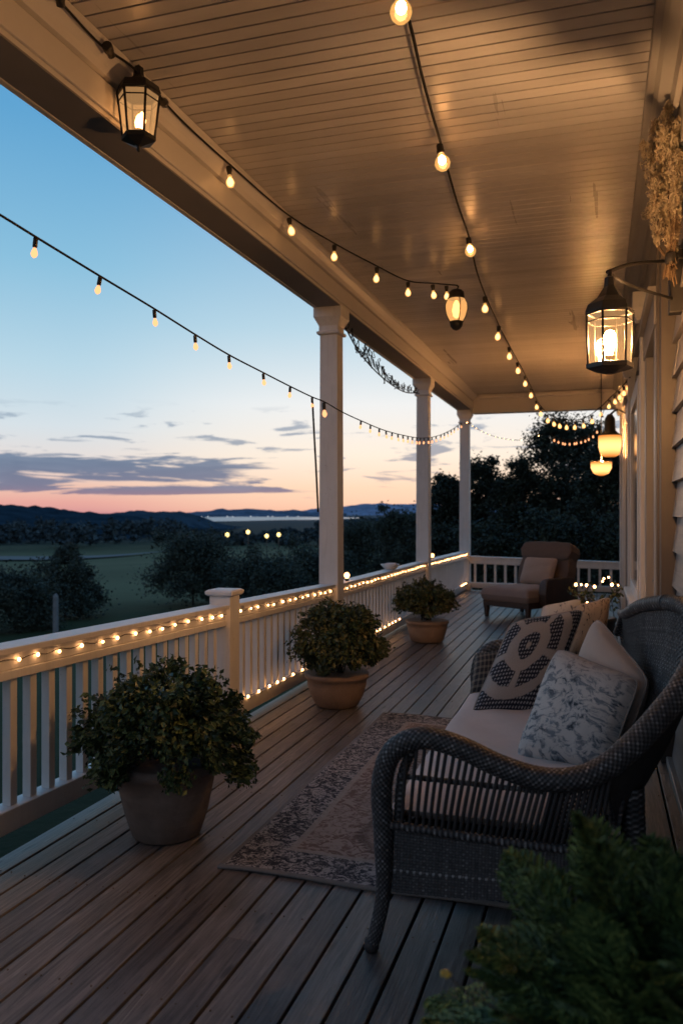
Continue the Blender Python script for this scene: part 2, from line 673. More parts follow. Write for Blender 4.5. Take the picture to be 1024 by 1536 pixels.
def medallion_cloth():
    m, t, b, uv, u, v, pos = pillow_base('navy_medallion_cloth')
    # knitted dots
    du = t.math('SUBTRACT', t.math('FRACT', t.math('MULTIPLY', u, 25)), 0.5)
    dv = t.math('SUBTRACT', t.math('FRACT', t.math('MULTIPLY', v, 25)), 0.5)
    rr = t.math('SQRT', t.math('ADD', t.math('MULTIPLY', du, du), t.math('MULTIPLY', dv, dv)))
    dot = t.math('SUBTRACT', 1.0, t.step(rr, 0.24, 0.36))
    # medallion rings
    cu = t.math('SUBTRACT', u, 0.36)
    cv = t.math('SUBTRACT', v, 0.66)
    wob = t.math('MULTIPLY', t.math('SUBTRACT', t.noise(uv, 7, 2, 0.5), 0.5), 0.07)
    ang = t.math('ARCTAN2', cv, cu)
    rad = t.math('SQRT', t.math('ADD', t.math('MULTIPLY', cu, cu), t.math('MULTIPLY', cv, cv)))
    rad2 = t.math('ADD', rad, wob)
    disc = t.math('MULTIPLY', t.math('SUBTRACT', 1.0, t.step(rad2, 0.125, 0.14)), t.step(rad2, 0.03, 0.05))
    band = t.math('MULTIPLY', t.step(rad2, 0.26, 0.275), t.math('SUBTRACT', 1.0, t.step(rad2, 0.42, 0.435)))
    outer = t.step(rad2, 0.53, 0.545)
    gaps = t.step(t.math('SINE', t.math('MULTIPLY', ang, 5.0)), -0.93, -0.75)
    band = t.math('MULTIPLY', band, gaps)
    mask = t.math('MAXIMUM', t.math('MAXIMUM', disc, band), outer)
    n = t.noise(uv, 55, 2, 0.6)
    pale = t.mix(n, (0.36, 0.315, 0.285, 1), (0.50, 0.45, 0.415, 1))
    navy = t.mix(dot, (0.012, 0.017, 0.03, 1), (0.36, 0.36, 0.38, 1))
    navy = t.mix(t.step(n, 0.45, 0.75), navy, (0.05, 0.055, 0.075, 1))
    c = t.mix(mask, pale, navy)
    t.put(b.inputs['Base Color'], c)
    t.put(b.inputs['Normal'], t.bump(t.math('ADD', t.math('MULTIPLY', dot, mask), t.noise(pos, 12, 4, 0.5)), 0.4, 0.008))
    return m


def toile_cloth():
    m, t, b, uv, u, v, pos = pillow_base('blue_floral_cloth')
    w = t.noise(uv, 3.0, 3, 0.5)
    vec = t.add('ShaderNodeVectorMath', operation='ADD')
    t.put(vec.inputs[0], uv)
    cx = t.add('ShaderNodeCombineXYZ')
    t.put(cx.inputs[0], t.math('MULTIPLY', w, 0.38))
    t.put(cx.inputs[1], t.math('MULTIPLY', t.noise(uv, 2.2, 2, 0.5), 0.3))
    t.put(vec.inputs[1], cx.outputs[0])
    n = t.noise(t.mapping(vec.outputs[0], (9, 15, 1)), 1.0, 6, 0.76, 0.5)
    big = t.noise(uv, 3.4, 2, 0.5)
    pale = t.mix(t.noise(uv, 5, 3, 0.6), (0.50, 0.50, 0.49, 1), (0.68, 0.66, 0.63, 1))
    c = t.mix(t.math('MULTIPLY', t.step(n, 0.47, 0.57), 0.8), pale, (0.11, 0.155, 0.20, 1))
    deep = t.math('MULTIPLY', t.step(n, 0.54, 0.64), t.step(big, 0.40, 0.55))
    c = t.mix(deep, c, (0.025, 0.035, 0.05, 1))
    c = t.mix(t.math('MULTIPLY', t.step(v, 0.72, 0.98), 0.6), c, (0.48, 0.42, 0.39, 1))
    t.put(b.inputs['Base Color'], c)
    t.put(b.inputs['Normal'], t.bump(t.noise(pos, 11, 4, 0.5), 0.35, 0.015))
    return m


def script_cloth(name, base, ink, sc):
    m, t, b, uv, u, v, pos = pillow_base(name)
    n = t.noise(t.mapping(uv, (sc, sc * 0.35, 1)), 1.0, 4, 0.7, 2.0)
    c = t.mix(t.step(n, 0.55, 0.62), base + (1,), ink + (1,))
    t.put(b.inputs['Base Color'], c)
    t.put(b.inputs['Normal'], t.bump(t.noise(pos, 12, 4, 0.5), 0.35, 0.012))
    return m


def plaid_cloth():
    m, t, b, uv, u, v, pos = pillow_base('dark_plaid_cloth')
    a = t.step(t.math('SINE', t.math('MULTIPLY', u, 44)), 0.2, 0.5)
    c2 = t.step(t.math('SINE', t.math('MULTIPLY', v, 44)), 0.2, 0.5)
    c = t.mix(t.math('MULTIPLY', t.math('ADD', a, c2), 0.5), (0.03, 0.03, 0.035, 1), (0.22, 0.19, 0.155, 1))
    t.put(b.inputs['Base Color'], c)
    t.put(b.inputs['Normal'], t.bump(t.noise(pos, 14, 4, 0.5), 0.35, 0.012))
    return m


M['medallion'] = medallion_cloth()
M['toile'] = toile_cloth()
M['tan_script'] = script_cloth('tan_printed_cloth', (0.42, 0.30, 0.20), (0.035, 0.025, 0.02), 9)
M['grey_script'] = script_cloth('grey_printed_cloth', (0.45, 0.42, 0.40), (0.12, 0.12, 0.14), 6)
M['plaid'] = plaid_cloth()


def rug_mat():
    m, t, b, uv, u, v, pos = pillow_base('faded_patterned_rug')
    # u across (0..1 over 1.7 m), v along (0..1 over 2.75 m)
    W, L = 1.7, 2.75
    mx = t.math('MULTIPLY', u, W)
    my = t.math('MULTIPLY', v, L)
    ex = t.math('MINIMUM', mx, t.math('SUBTRACT', W, mx))
    ey = t.math('MINIMUM', my, t.math('SUBTRACT', L, my))
    e = t.math('MINIMUM', ex, ey)
    fine = t.noise(pos, 46, 5, 0.7, 1.2)
    med = t.noise(pos, 15, 4, 0.65, 2.2)
    wear = t.noise(pos, 3.4, 4, 0.6)
    lace = t.noise(t.mapping(pos, (26, 26, 1)), 1.0, 4, 0.75, 3.0)
    bt = t.math('ADD', t.math('MULTIPLY', med, 0.5), t.math('MULTIPLY', lace, 0.5))
    border = t.mix(t.step(bt, 0.47, 0.55), (0.022, 0.027, 0.04, 1), (0.44, 0.42, 0.41, 1))
    field = t.mix(t.step(med, 0.42, 0.56), (0.20, 0.13, 0.105, 1), (0.42, 0.345, 0.30, 1))
    cx = t.math('SUBTRACT', mx, 0.72)
    cy = t.math('SUBTRACT', t.math('PINGPONG', my, 0.75), 0.55)
    rad = t.math('SQRT', t.math('ADD', t.math('MULTIPLY', cx, cx), t.math('MULTIPLY', cy, cy)))
    rad = t.math('ADD', rad, t.math('MULTIPLY', med, 0.12))
    medal = t.math('SUBTRACT', 1.0, t.step(rad, 0.13, 0.19))
    field = t.mix(t.math('MULTIPLY', medal, 0.65), field, (0.075, 0.038, 0.03, 1))
    ringm = t.math('MULTIPLY', t.step(rad, 0.26, 0.29), t.math('SUBTRACT', 1.0, t.step(rad, 0.31, 0.34)))
    field = t.mix(t.math('MULTIPLY', ringm, 0.5), field, (0.06, 0.04, 0.035, 1))
    c = t.mix(t.step(e, 0.235, 0.245), border, field)
    line = t.math('MULTIPLY', t.step(e, 0.22, 0.225), t.math('SUBTRACT', 1.0, t.step(e, 0.25, 0.256)))
    c = t.mix(t.math('MULTIPLY', line, 0.8), c, (0.42, 0.37, 0.33, 1))
    edge = t.math('SUBTRACT', 1.0, t.step(e, 0.016, 0.022))
    c = t.mix(edge, c, (0.22, 0.20, 0.185, 1))
    c = t.mix(t.math('MULTIPLY', t.step(fine, 0.5, 0.68), 0.3), c, (0.38, 0.345, 0.32, 1))
    c = t.mix(t.math('MULTIPLY', t.step(wear, 0.5, 0.75), 0.3), c, (0.33, 0.30, 0.28, 1))
    t.put(b.inputs['Base Color'], c)
    b.inputs['Roughness'].default_value = 1.0
    t.put(b.inputs['Normal'], t.bump(t.math('ADD', fine, t.noise(pos, 260, 2, 0.5)), 0.5, 0.006))
    return m


M['rug'] = rug_mat()
WARM = (1.0, 0.50, 0.17)
M['bulb_glow'] = emit('warm_bulb_glow', (1.0, 0.46, 0.17), 6.5)
M['rail_glow'] = emit('warm_fairy_glow', (1.0, 0.46, 0.17), 17)
M['far_glow'] = emit('warm_far_glow', (1.0, 0.6, 0.26), 12)
M['filament'] = emit('lantern_filament_glow', (1.0, 0.52, 0.21), 3500)
M['filament_soft'] = emit('hanging_lantern_glow', (1.0, 0.44, 0.14), 22)
def opal_mat():
    m, t, b = new_mat('opal_lamp_glow')
    tcn = t.add('ShaderNodeTexCoord')
    sp = t.add('ShaderNodeSeparateXYZ')
    t.put(sp.inputs[0], tcn.outputs['Generated'])
    d = t.math('SUBTRACT', sp.outputs[2], 0.5)
    k = t.math('SUBTRACT', 1.0, t.math('MULTIPLY', t.math('MULTIPLY', d, d), 3.0))
    e = t.add('ShaderNodeEmission')
    t.put(e.inputs[0], t.ramp(k, [(0.2, (1.0, 0.30, 0.05)), (1.0, (1.0, 0.47, 0.15))]))
    t.put(e.inputs[1], t.math('MULTIPLY', k, 2.6))
    t.l.new(e.outputs[0], t.n['Material Output'].inputs[0])
    return m


M['opal'] = opal_mat()
M['lamp_core'] = emit('bowl_lamp_bulb_glow', (1.0, 0.44, 0.14), 3200)
M['dusk_bulb'] = emit('pale_dusk_bulb_glow', (1.0, 0.40, 0.17), 1.9)
M['globe_core'] = emit('globe_bulb_core_glow', (1.0, 0.46, 0.17), 75)
M['amber'] = glassy('amber_lamp_glass', (1.0, 0.8, 0.5), 1.3, (1.0, 0.5, 0.17), 0.06, 0.5)
M['globe_glass'] = glassy('bulb_glass', (1.0, 0.93, 0.8), 1.6, (1.0, 0.5, 0.14), 0.08, 0.35)
M['lantern_glass'] = glassy('lantern_glass', (0.98, 0.90, 0.78), 1.0, (1.0, 0.52, 0.2), 0.07, 0.33)
def pampas_mat():
    m, t, b = new_mat('dried_cream_grass')
    g = t.add('ShaderNodeNewGeometry')
    c = t.ramp(g.outputs['Random Per Island'], [(0.0, (0.62, 0.52, 0.36)), (1.0, (0.88, 0.80, 0.64))])
    t.put(b.inputs['Base Color'], c)
    b.inputs['Roughness'].default_value = 0.9
    tl = t.add('ShaderNodeBsdfTranslucent')
    t.put(tl.inputs[0], c)
    mx = t.add('ShaderNodeMixShader')
    mx.inputs[0].default_value = 0.68
    t.l.new(b.outputs[0], mx.inputs[1])
    t.l.new(tl.outputs[0], mx.inputs[2])
    t.l.new(mx.outputs[0], t.n['Material Output'].inputs[0])
    return m


M['pampas'] = pampas_mat()
M['stalk'] = plain('dried_brown_stalks', (0.12, 0.08, 0.045), 0.9, 0.3, 30)
M['concrete'] = plain('deck_underside', (0.1, 0.09, 0.08), 0.9, 0.2, 5)

# ------------------------------------------------------------------ dusk sky and sun
SUN_DIR2 = (FWD + RGT * (150 / FPX)).normalized()
SUN_AZ = math.atan2(SUN_DIR2.x, SUN_DIR2.y)
world = bpy.data.worlds.new('World')
scene.world = world
world.use_nodes = True
w = NT(world)
for nd in list(w.n):
    w.n.remove(nd)
tc = w.add('ShaderNodeTexCoord')
dirv = tc.outputs['Generated']
sx = w.add('ShaderNodeSeparateXYZ')
w.put(sx.inputs[0], dirv)
X, Y_, Z = sx.outputs
hlen = w.math('SQRT', w.math('ADD', w.math('MULTIPLY', X, X), w.math('MULTIPLY', Y_, Y_)))
dotv = w.math('DIVIDE', w.math('ADD', w.math('MULTIPLY', X, SUN_DIR2.x), w.math('MULTIPLY', Y_, SUN_DIR2.y)), w.math('MAXIMUM', hlen, 0.02))
zz = w.math('MAXIMUM', Z, 0.0)
ramp_in = w.math('POWER', zz, 0.5)


def rs(z):
    return math.sqrt(z)


west = w.ramp(ramp_in, [
    (0.0, s2l((210, 146, 150))), (rs(0.012), s2l((232, 170, 160))), (rs(0.03), s2l((238, 196, 178))),
    (rs(0.06), s2l((230, 220, 216))), (rs(0.10), s2l((214, 225, 232))), (rs(0.17), s2l((184, 215, 231))),
    (rs(0.28), s2l((138, 192, 222))), (rs(0.42), s2l((96, 164, 210))), (rs(0.62), s2l((84, 152, 206))), (1.0, s2l((70, 124, 178)))])
glow = w.ramp(ramp_in, [
    (0.0, s2l((250, 190, 160))), (rs(0.03), s2l((255, 220, 190))), (rs(0.07), s2l((255, 240, 222))),
    (rs(0.13), s2l((240, 242, 242))), (rs(0.22), s2l((186, 216, 232))), (rs(0.4), s2l((104, 168, 212))), (1.0, s2l((34, 70, 112)))])
east = w.ramp(ramp_in, [
    (0.0, s2l((176, 172, 180))), (rs(0.1), s2l((182, 182, 190))), (rs(0.4), s2l((134, 154, 178))), (1.0, s2l((70, 124, 178)))])
col = w.mix(w.step(dotv, 0.90, 1.0), west, glow)
col = w.mix(w.step(dotv, -0.25, 0.75), east, col)
# clouds in long flat banks, laid out over azimuth and height
az = w.math('ARCTAN2', X, Y_)
comb = w.add('ShaderNodeCombineXYZ')
w.put(comb.inputs[0], w.math('MULTIPLY', az, 6.0))
w.put(comb.inputs[1], w.math('MULTIPLY', Z, 62.0))
cn = w.noise(comb.outputs[0], 1.0, 7, 0.6, 0.5)
comb2 = w.add('ShaderNodeCombineXYZ')
w.put(comb2.inputs[0], w.math('MULTIPLY', az, 13.0))
w.put(comb2.inputs[1], w.math('MULTIPLY', Z, 85.0))
w.put(comb2.inputs[2], 4.3)
cn2 = w.noise(comb2.outputs[0], 1.0, 5, 0.55, 0.4)


def bell(x, c, wd):
    q = w.math('DIVIDE', w.math('SUBTRACT', x, c), wd)
    return w.math('POWER', 2.718, w.math('MULTIPLY', w.math('MULTIPLY', q, q), -1.0))


def az_of(u):
    dd = FWD + RGT * ((u - 512) / FPX)
    return math.atan2(dd.x, dd.y)


bank = w.math('MULTIPLY', w.math('MAXIMUM', bell(Z, 0.051, 0.019), w.math('MULTIPLY', bell(Z, 0.027, 0.007), 0.85)), w.math('SUBTRACT', 1.0, w.step(az, az_of(280), az_of(540))))
thr = w.math('ADD', cn, w.math('MULTIPLY_ADD', bank, 0.30, -0.09))
cl1 = w.math('MULTIPLY', w.step(thr, 0.53, 0.62), w.step(bank, 0.08, 0.3))
small = w.math('MULTIPLY', w.step(cn2, 0.565, 0.66), w.math('MULTIPLY', w.math('SUBTRACT', 1.0, w.step(Z, 0.10, 0.135)), w.step(Z, 0.012, 0.03)))
small = w.math('MULTIPLY', small, 0.8)
cmask = w.math('MAXIMUM', cl1, small)
ccol = w.ramp(Z, [(0.0, s2l((176, 120, 132))), (0.03, s2l((94, 112, 146))), (0.055, s2l((74, 106, 142))), (0.11, s2l((108, 136, 164)))])
ccol = w.mix(w.math('MULTIPLY', w.step(cn2, 0.4, 0.7), 0.22), ccol, s2l((140, 158, 184)))
ccol = w.mix(w.step(dotv, -0.1, 0.7), s2l((60, 66, 88)), ccol)
col = w.mix(w.math('MULTIPLY', cmask, 0.88), col, ccol)
sky = w.add('ShaderNodeTexSky', sky_type='NISHITA')
sky.sun_disc = False
sky.sun_elevation = R(0.5)
sky.sun_rotation = SUN_AZ
sky.altitude = 100
bg1 = w.add('ShaderNodeBackground')
w.put(bg1.inputs[0], sky.outputs[0])
bg1.inputs[1].default_value = 0.004
bg2 = w.add('ShaderNodeBackground')
w.put(bg2.inputs[0], col)
bg2.inputs[1].default_value = 1.0
ad = w.add('ShaderNodeAddShader')
w.l.new(bg1.outputs[0], ad.inputs[0])
w.l.new(bg2.outputs[0], ad.inputs[1])
wo = w.add('ShaderNodeOutputWorld')
w.l.new(ad.outputs[0], wo.inputs[0])

sun_d = bpy.data.lights.new('sun', 'SUN')
sun_d.energy = 0.06
sun_d.angle = R(20)
sun_d.color = (1.0, 0.72, 0.55)
sun = bpy.data.objects.new('sun', sun_d)
COL.objects.link(sun)
sv = Vector((SUN_DIR2.x, SUN_DIR2.y, math.tan(R(3))))
sun.rotation_euler = sv.to_track_quat('Z', 'Y').to_euler()

scene.view_settings.view_transform = 'Standard'
scene.view_settings.look = 'None'
scene.view_settings.exposure = 0
scene.cycles.use_denoising = True
scene.cycles.max_bounces = 8
scene.cycles.transparent_max_bounces = 12
scene.cycles.sample_clamp_indirect = 4.0
scene.cycles.caustics_reflective = False
scene.cycles.caustics_refractive = False


# ------------------------------------------------------------------ land
def hash_noise(x, y, s=0.0):
    return (math.sin(x * 1.7 + s) * math.cos(y * 1.3 - s * 2) + 0.5 * math.sin(x * 3.9 + y * 2.3 + s * 3) + 0.25 * math.sin(x * 8.1 - y * 7.3 + s))


def gz(x, y):
    d = math.hypot(x, y - 6)
    z = -3.0 - 0.034 * max(0, d - 5)
    if d > 150:
        z = -7.9 - (d - 150) * 0.014
    if d > 600:
        z = -14.2 - (d - 600) * 0.0135
    z = max(z, -25.9)
    amp = min(1.0, d / 80) * 0.5
    return z + amp * hash_noise(x * 0.02, y * 0.02)


gm = MB()
NA, radii = 120, [2.0]
while radii[-1] < 14000:
    radii.append(radii[-1] * 1.16 + 0.5)
o = 0
for r_ in radii:
    for k in range(NA):
        a = 2 * PI * k / NA
        x, y = r_ * math.cos(a), 6 + r_ * math.sin(a)
        gm.v.append((x, y, gz(x, y)))
for i in range(len(radii) - 1):
    for k in range(NA):
        a, b = i * NA + k, i * NA + (k + 1) % NA
        gm.face((a, b, b + NA, a + NA), True)
gm.v.append((0, 6, -3.0))
for k in range(NA):
    gm.face((len(gm.v) - 1, (k + 1) % NA, k)[::-1], True)


def field_mat():
    m, t, b = new_mat('dusk_meadow')
    g = t.add('ShaderNodeNewGeometry')
    pos = g.outputs['Position']
    n = t.noise(pos, 0.05, 5, 0.6)
    f = t.noise(pos, 3.0, 5, 0.7)
    sp = t.add('ShaderNodeSeparateXYZ')
    t.put(sp.inputs[0], pos)
    dist = t.math('SQRT', t.math('ADD', t.math('MULTIPLY', sp.outputs[0], sp.outputs[0]), t.math('MULTIPLY', sp.outputs[1], sp.outputs[1])))
    c = t.ramp(n, [(0.3, (0.020, 0.034, 0.016)), (0.5, (0.045, 0.060, 0.026)), (0.7, (0.085, 0.092, 0.045))])
    c = t.mix(t.math('MULTIPLY', f, 0.5), c, (0.02, 0.032, 0.012, 1))
    c = t.mix(t.math('MULTIPLY', t.step(t.noise(pos, 0.35, 5, 0.7), 0.45, 0.65), 0.45), c, (0.022, 0.034, 0.018, 1))
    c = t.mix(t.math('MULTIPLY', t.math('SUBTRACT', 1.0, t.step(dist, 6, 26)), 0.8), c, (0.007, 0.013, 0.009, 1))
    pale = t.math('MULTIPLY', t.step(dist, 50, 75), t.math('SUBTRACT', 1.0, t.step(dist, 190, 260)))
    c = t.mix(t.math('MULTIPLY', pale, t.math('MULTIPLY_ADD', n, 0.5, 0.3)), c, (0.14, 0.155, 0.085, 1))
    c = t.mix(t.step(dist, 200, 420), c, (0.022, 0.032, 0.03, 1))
    c = t.mix(t.math('MULTIPLY', t.step(dist, 700, 4000), 0.7), c, (0.06, 0.085, 0.11, 1))  # far ground turns bluish: haze painted in by distance
    t.put(b.inputs['Base Color'], c)
    b.inputs['Roughness'].default_value = 0.95
    b.inputs['Specular IOR Level'].default_value = 0.1
    t.put(b.inputs['Normal'], t.bump(f, 0.5, 0.1))
    return m


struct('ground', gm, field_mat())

# pale lane that crosses the field
lm = MB()
lane = [P(u, v, d=dd) for u, v, dd in ((-200, 828, 178), (60, 829, 178), (180, 827, 186), (270, 822, 206), (330, 818, 232))]
lp = curve(lane, 4.0)
o = len(lm.v)
for q in lp:
    for s in (-1, 1):
        x, y = q[0], q[1] + s * 7
        lm.v.append((x, y, gz(x, y) + 0.35))
for i in range(len(lp) - 1):
    lm.face((2 * i, 2 * i + 2, 2 * i + 3, 2 * i + 1), True)
struct('lane', lm, plain('pale_lane_gravel', (0.085, 0.10, 0.105), 0.9, 0.1, 0.3))

# water of the lake and its far shore hills
wm_, wt, wb = new_mat('calm_lake_water')
wb.inputs['Base Color'].default_value = (0.10, 0.15, 0.20, 1)
wb.inputs['Roughness'].default_value = 0.3
wb.inputs['IOR'].default_value = 1.33
wb.inputs['Specular IOR Level'].default_value = 1.0
wg = wt.add('ShaderNodeNewGeometry')
wt.put(wb.inputs['Normal'], wt.bump(wt.noise(wt.mapping(wg.outputs['Position'], (0.02, 0.05, 1)), 1.0, 3, 0.5), 0.15, 1.0))
lake = MB()
o = 0
ctr = P(385, 768, d=3500)
K = 48
for k in range(K):
    a = 2 * PI * k / K
    rr = 1 + 0.12 * math.sin(3 * a + 1) + 0.06 * math.sin(7 * a)
    q = Vector((ctr.x, ctr.y, 0)) + RGT * (math.cos(a) * 400 * rr) + FWD * (math.sin(a) * 1050 * rr)
    lake.v.append((q.x, q.y, -25.2))
lake.face(list(range(K)), False)
struct('lake_water', lake, wm_)


def ridge(name, pts, d, depth, col, bump_amp, bump_f, base, seed, col2=None):
    """long wooded ridge: crest follows the points; slopes to the ground before and behind"""
    mb = MB()
    us = np.linspace(pts[0][0], pts[-1][0], 150)
    vs = np.interp(us, [p[0] for p in pts], [p[1] for p in pts])
    rows = []
    for u, v in zip(us, vs):
        q = P(u, v, d=d)
        j = bump_amp * (hash_noise(u * bump_f, seed) + 0.6 * hash_noise(u * bump_f * 3.1, seed + 2))
        rows.append((q, j))
    nr = 14
    for q, j in rows:
        for r_ in range(nr + 1):
            t_ = r_ / nr * 2 - 1
            pp = Vector((q.x, q.y, 0)) + FWD * (t_ * depth)
            hgt = max(0.0, 1 - abs(t_)) ** 0.8
            zb = base
            jj = j if r_ == nr // 2 else bump_amp * 1.3 * hash_noise(pp.x * bump_f * 0.3, pp.y * bump_f * 0.3, seed) * hgt
            mb.v.append((pp.x, pp.y, zb + (q.z - zb) * hgt + jj))
    for i in range(len(rows) - 1):
        for r_ in range(nr):
            a = i * (nr + 1) + r_
            mb.face((a, a + nr + 1, a + nr + 2, a + 1), True)
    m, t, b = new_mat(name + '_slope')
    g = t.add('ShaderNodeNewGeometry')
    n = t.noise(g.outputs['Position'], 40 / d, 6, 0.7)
    c2 = col2 or tuple(x * 1.8 for x in col)  # hill colours are bluish: distance haze put into the base colour
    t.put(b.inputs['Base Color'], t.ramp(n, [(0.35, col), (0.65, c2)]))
    b.inputs['Roughness'].default_value = 1.0
    b.inputs['Specular IOR Level'].default_value = 0.0
    t.put(b.inputs['Normal'], t.bump(n, 1.0, d * 0.02))
    return struct(name, mb, m)


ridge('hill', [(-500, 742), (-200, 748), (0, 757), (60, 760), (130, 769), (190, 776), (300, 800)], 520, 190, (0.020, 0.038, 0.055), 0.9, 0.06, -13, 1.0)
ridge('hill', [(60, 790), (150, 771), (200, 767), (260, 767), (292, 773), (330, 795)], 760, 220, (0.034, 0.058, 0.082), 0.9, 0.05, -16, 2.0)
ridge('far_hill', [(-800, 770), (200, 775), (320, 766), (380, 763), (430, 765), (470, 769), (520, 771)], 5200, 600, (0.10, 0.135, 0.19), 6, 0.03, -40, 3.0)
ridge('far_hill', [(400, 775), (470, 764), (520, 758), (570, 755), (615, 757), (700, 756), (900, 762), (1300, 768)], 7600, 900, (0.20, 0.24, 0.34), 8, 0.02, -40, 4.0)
ridge('hill', [(470, 800), (520, 782), (600, 772), (700, 770), (900, 765), (1300, 760)], 640, 180, (0.024, 0.044, 0.062), 0.9, 0.05, -14, 5.0)


# ------------------------------------------------------------------ trees
def crown_cloud(cs, n, leaf, flat=0.8):
    """leaf blades spread over clumps (centre, radius); thinner inside"""
    ws = np.array([c[1] ** 2 for c in cs])
    idx = RNG.choice(len(cs), n, p=ws / ws.sum())
    cen = np.array([tuple(c[0]) for c in cs])[idx]
    rad = np.array([c[1] for c in cs])[idx]
    dv = unit(n)
    rr = rad * np.abs(RNG.normal(0.55, 0.42, n))
    p = cen + dv * rr[:, None] * np.array([1, 1, flat])
    return leaf_mesh(p, leaf * (0.6 + 0.8 * RNG.random(n)), unit(n) * np.array([1, 1, 0.6]) - np.array([0, 0, 0.25]), unit(n), 0.7, 0.3)


def tree(name, label, base, height, width, kind, n, leaf, mat, group=None, seed=0, trunk_r=None):
    rr = random.Random(seed)
    t = thing(name, label, 'shrub' if 'shrub' in name or 'bush' in name else 'tree', base, 0, group)
    b = Vector(base)
    tr = trunk_r or height * 0.018
    tm = MB()
    lean = Vector((rr.uniform(-.04, .04) * height, rr.uniform(-.04, .04) * height, 0))
    top = 0.9 if kind != 'bush' else 0.6
    path = [b + Vector((0, 0, -0.3)), b + lean * 0.3 + Vector((0, 0, height * 0.3)), b + lean * 0.7 + Vector((0, 0, height * 0.6)), b + lean + Vector((0, 0, height * top))]
    c = curve(path, height / 14)
    tm.tube(c, np.linspace(tr, tr * 0.2, len(c)), 8)
    clumps = []
    nb = {'oak': 34, 'cone': 30, 'bush': 18}[kind]
    for k in range(nb):
        f = (k + 0.5) / nb
        ang = k * 2.4 + rr.uniform(-.4, .4)
        if kind == 'cone':
            h = 0.12 + 0.84 * f
            reach = width * 0.5 * (1.02 - f) ** 0.75 * rr.uniform(0.65, 1.05)
            cr = width * (0.20 - 0.12 * f)
        elif kind == 'oak':
            h = 0.22 + 0.72 * f
            reach = width * 0.5 * math.sin(PI * (0.25 + 0.68 * f)) ** 0.8 * rr.uniform(0.35, 0.95)
            cr = width * rr.uniform(0.11, 0.19)
        else:
            h = 0.15 + 0.68 * f
            reach = width * 0.42 * math.sqrt(max(0.05, 1 - (f * 0.95) ** 2)) * rr.uniform(0.5, 1.0)
            cr = width * rr.uniform(0.16, 0.23)
        st = along(c, min(plen(c), height * h * 0.75))
        en = b + lean * h + Vector((math.cos(ang) * reach, math.sin(ang) * reach, height * h))
        if kind != 'bush' or k % 2:
            br = curve([st, st.lerp(en, 0.5) + Vector((0, 0, height * 0.02)), en], height / 16)
            tm.tube(br, np.linspace(tr * 0.4, tr * 0.08, len(br)), 5)
        clumps.append((en, cr))
        if rr.random() < 0.7:
            clumps.append((en + Vector((rr.uniform(-1, 1), rr.uniform(-1, 1), rr.uniform(-.5, .8))) * cr * 1.1, cr * 0.6))
    build('trunk', tm, M['bark'], t)
    v, f = crown_cloud(clumps, n * 2, leaf * 0.62)
    build_np('crown', v, f, mat, t)
    return t


FT = 'trees and shrubs below the porch'


def tree_at(name, label, u, vtop, wpx, d, kind, n, leaf, mat=None, group=None, seed=0, hmin=0.5):
    q = P(u, 768, d=d)
    z = gz(q.x, q.y)
    topz = P(u, vtop, d=d).z
    h = max(hmin, topz - z)
    return tree(name, label, (q.x, q.y, z), h, wpx * d / FPX, kind, n, leaf, mat or (M['leaf_mid'] if group == FT else M['leaf_tree']), group, seed)


FT = 'trees and shrubs below the porch'
tree_at('round_bush', 'dark round bush at the left edge of the meadow', 22, 852, 150, 40, 'bush', 7000, 0.22, seed=1, group=FT)
tree_at('conifer_tree', 'dark pointed tree beside the pale post in the meadow', 98, 815, 120, 46, 'cone', 8000, 0.24, seed=2, group=FT)
tree_at('broad_tree', 'broad dark tree in the middle of the meadow behind the railing', 290, 793, 150, 52, 'bush', 11000, 0.26, seed=3, group=FT)
tree_at('round_bush', 'low rounded tree just left of the nearest white column', 400, 828, 150, 48, 'bush', 8000, 0.25, seed=4, group=FT)
tree_at('round_bush', 'grey green tree showing low behind the nearest white column', 470, 822, 140, 62, 'bush', 7000, 0.3, seed=5, group=FT)
tree_at('round_bush', 'tree seen between the nearest and second columns, to the left', 545, 782, 110, 70, 'oak', 8000, 0.3, seed=6, group=FT)
tree_at('round_bush', 'taller tree beside the left face of the second column', 606, 766, 100, 58, 'oak', 9000, 0.28, seed=7, group=FT)
BT = 'dark trees beyond the end of the porch'
tree_at('dark_tree', 'tree showing between the second and third columns', 672, 702, 100, 40, 'oak', 13000, 0.24, seed=8, group=BT)
tree_at('dark_tree', 'tree right beside the third column with a bushy uneven top', 728, 684, 105, 38, 'oak', 15000, 0.2, seed=9, group=BT)
tree_at('dark_tree', 'medium tree between the bushy tree and the tallest tree', 782, 690, 105, 36, 'oak', 14000, 0.2, seed=10, group=BT)
tree_at('tall_tree', 'tallest tree, its open crown under the far string of bulbs', 846, 618, 190, 36, 'oak', 24000, 0.2, seed=11, group=BT)
tree_at('dark_tree', 'dense tree behind the glowing bowl lamp', 908, 655, 130, 32, 'oak', 18000, 0.2, seed=12, group=BT)
tree_at('dark_shrub', 'wide dark shrub behind the far end railing, beside the corner column', 740, 760, 130, 30, 'bush', 9000, 0.2, seed=13, group=BT)
tree_at('dark_shrub', 'wide dark shrub directly behind the brown armchair', 830, 735, 150, 29, 'bush', 12000, 0.2, seed=14, group=BT)
tree_at('dark_shrub', 'dark shrub low behind the end railing near the house wall', 915, 745, 130, 28, 'bush', 9000, 0.2, seed=15, group=BT)
tree_at('dark_shrub', 'dark shrub between the second and third columns at rail height', 665, 762, 100, 34, 'bush', 8000, 0.2, seed=16, group=BT)

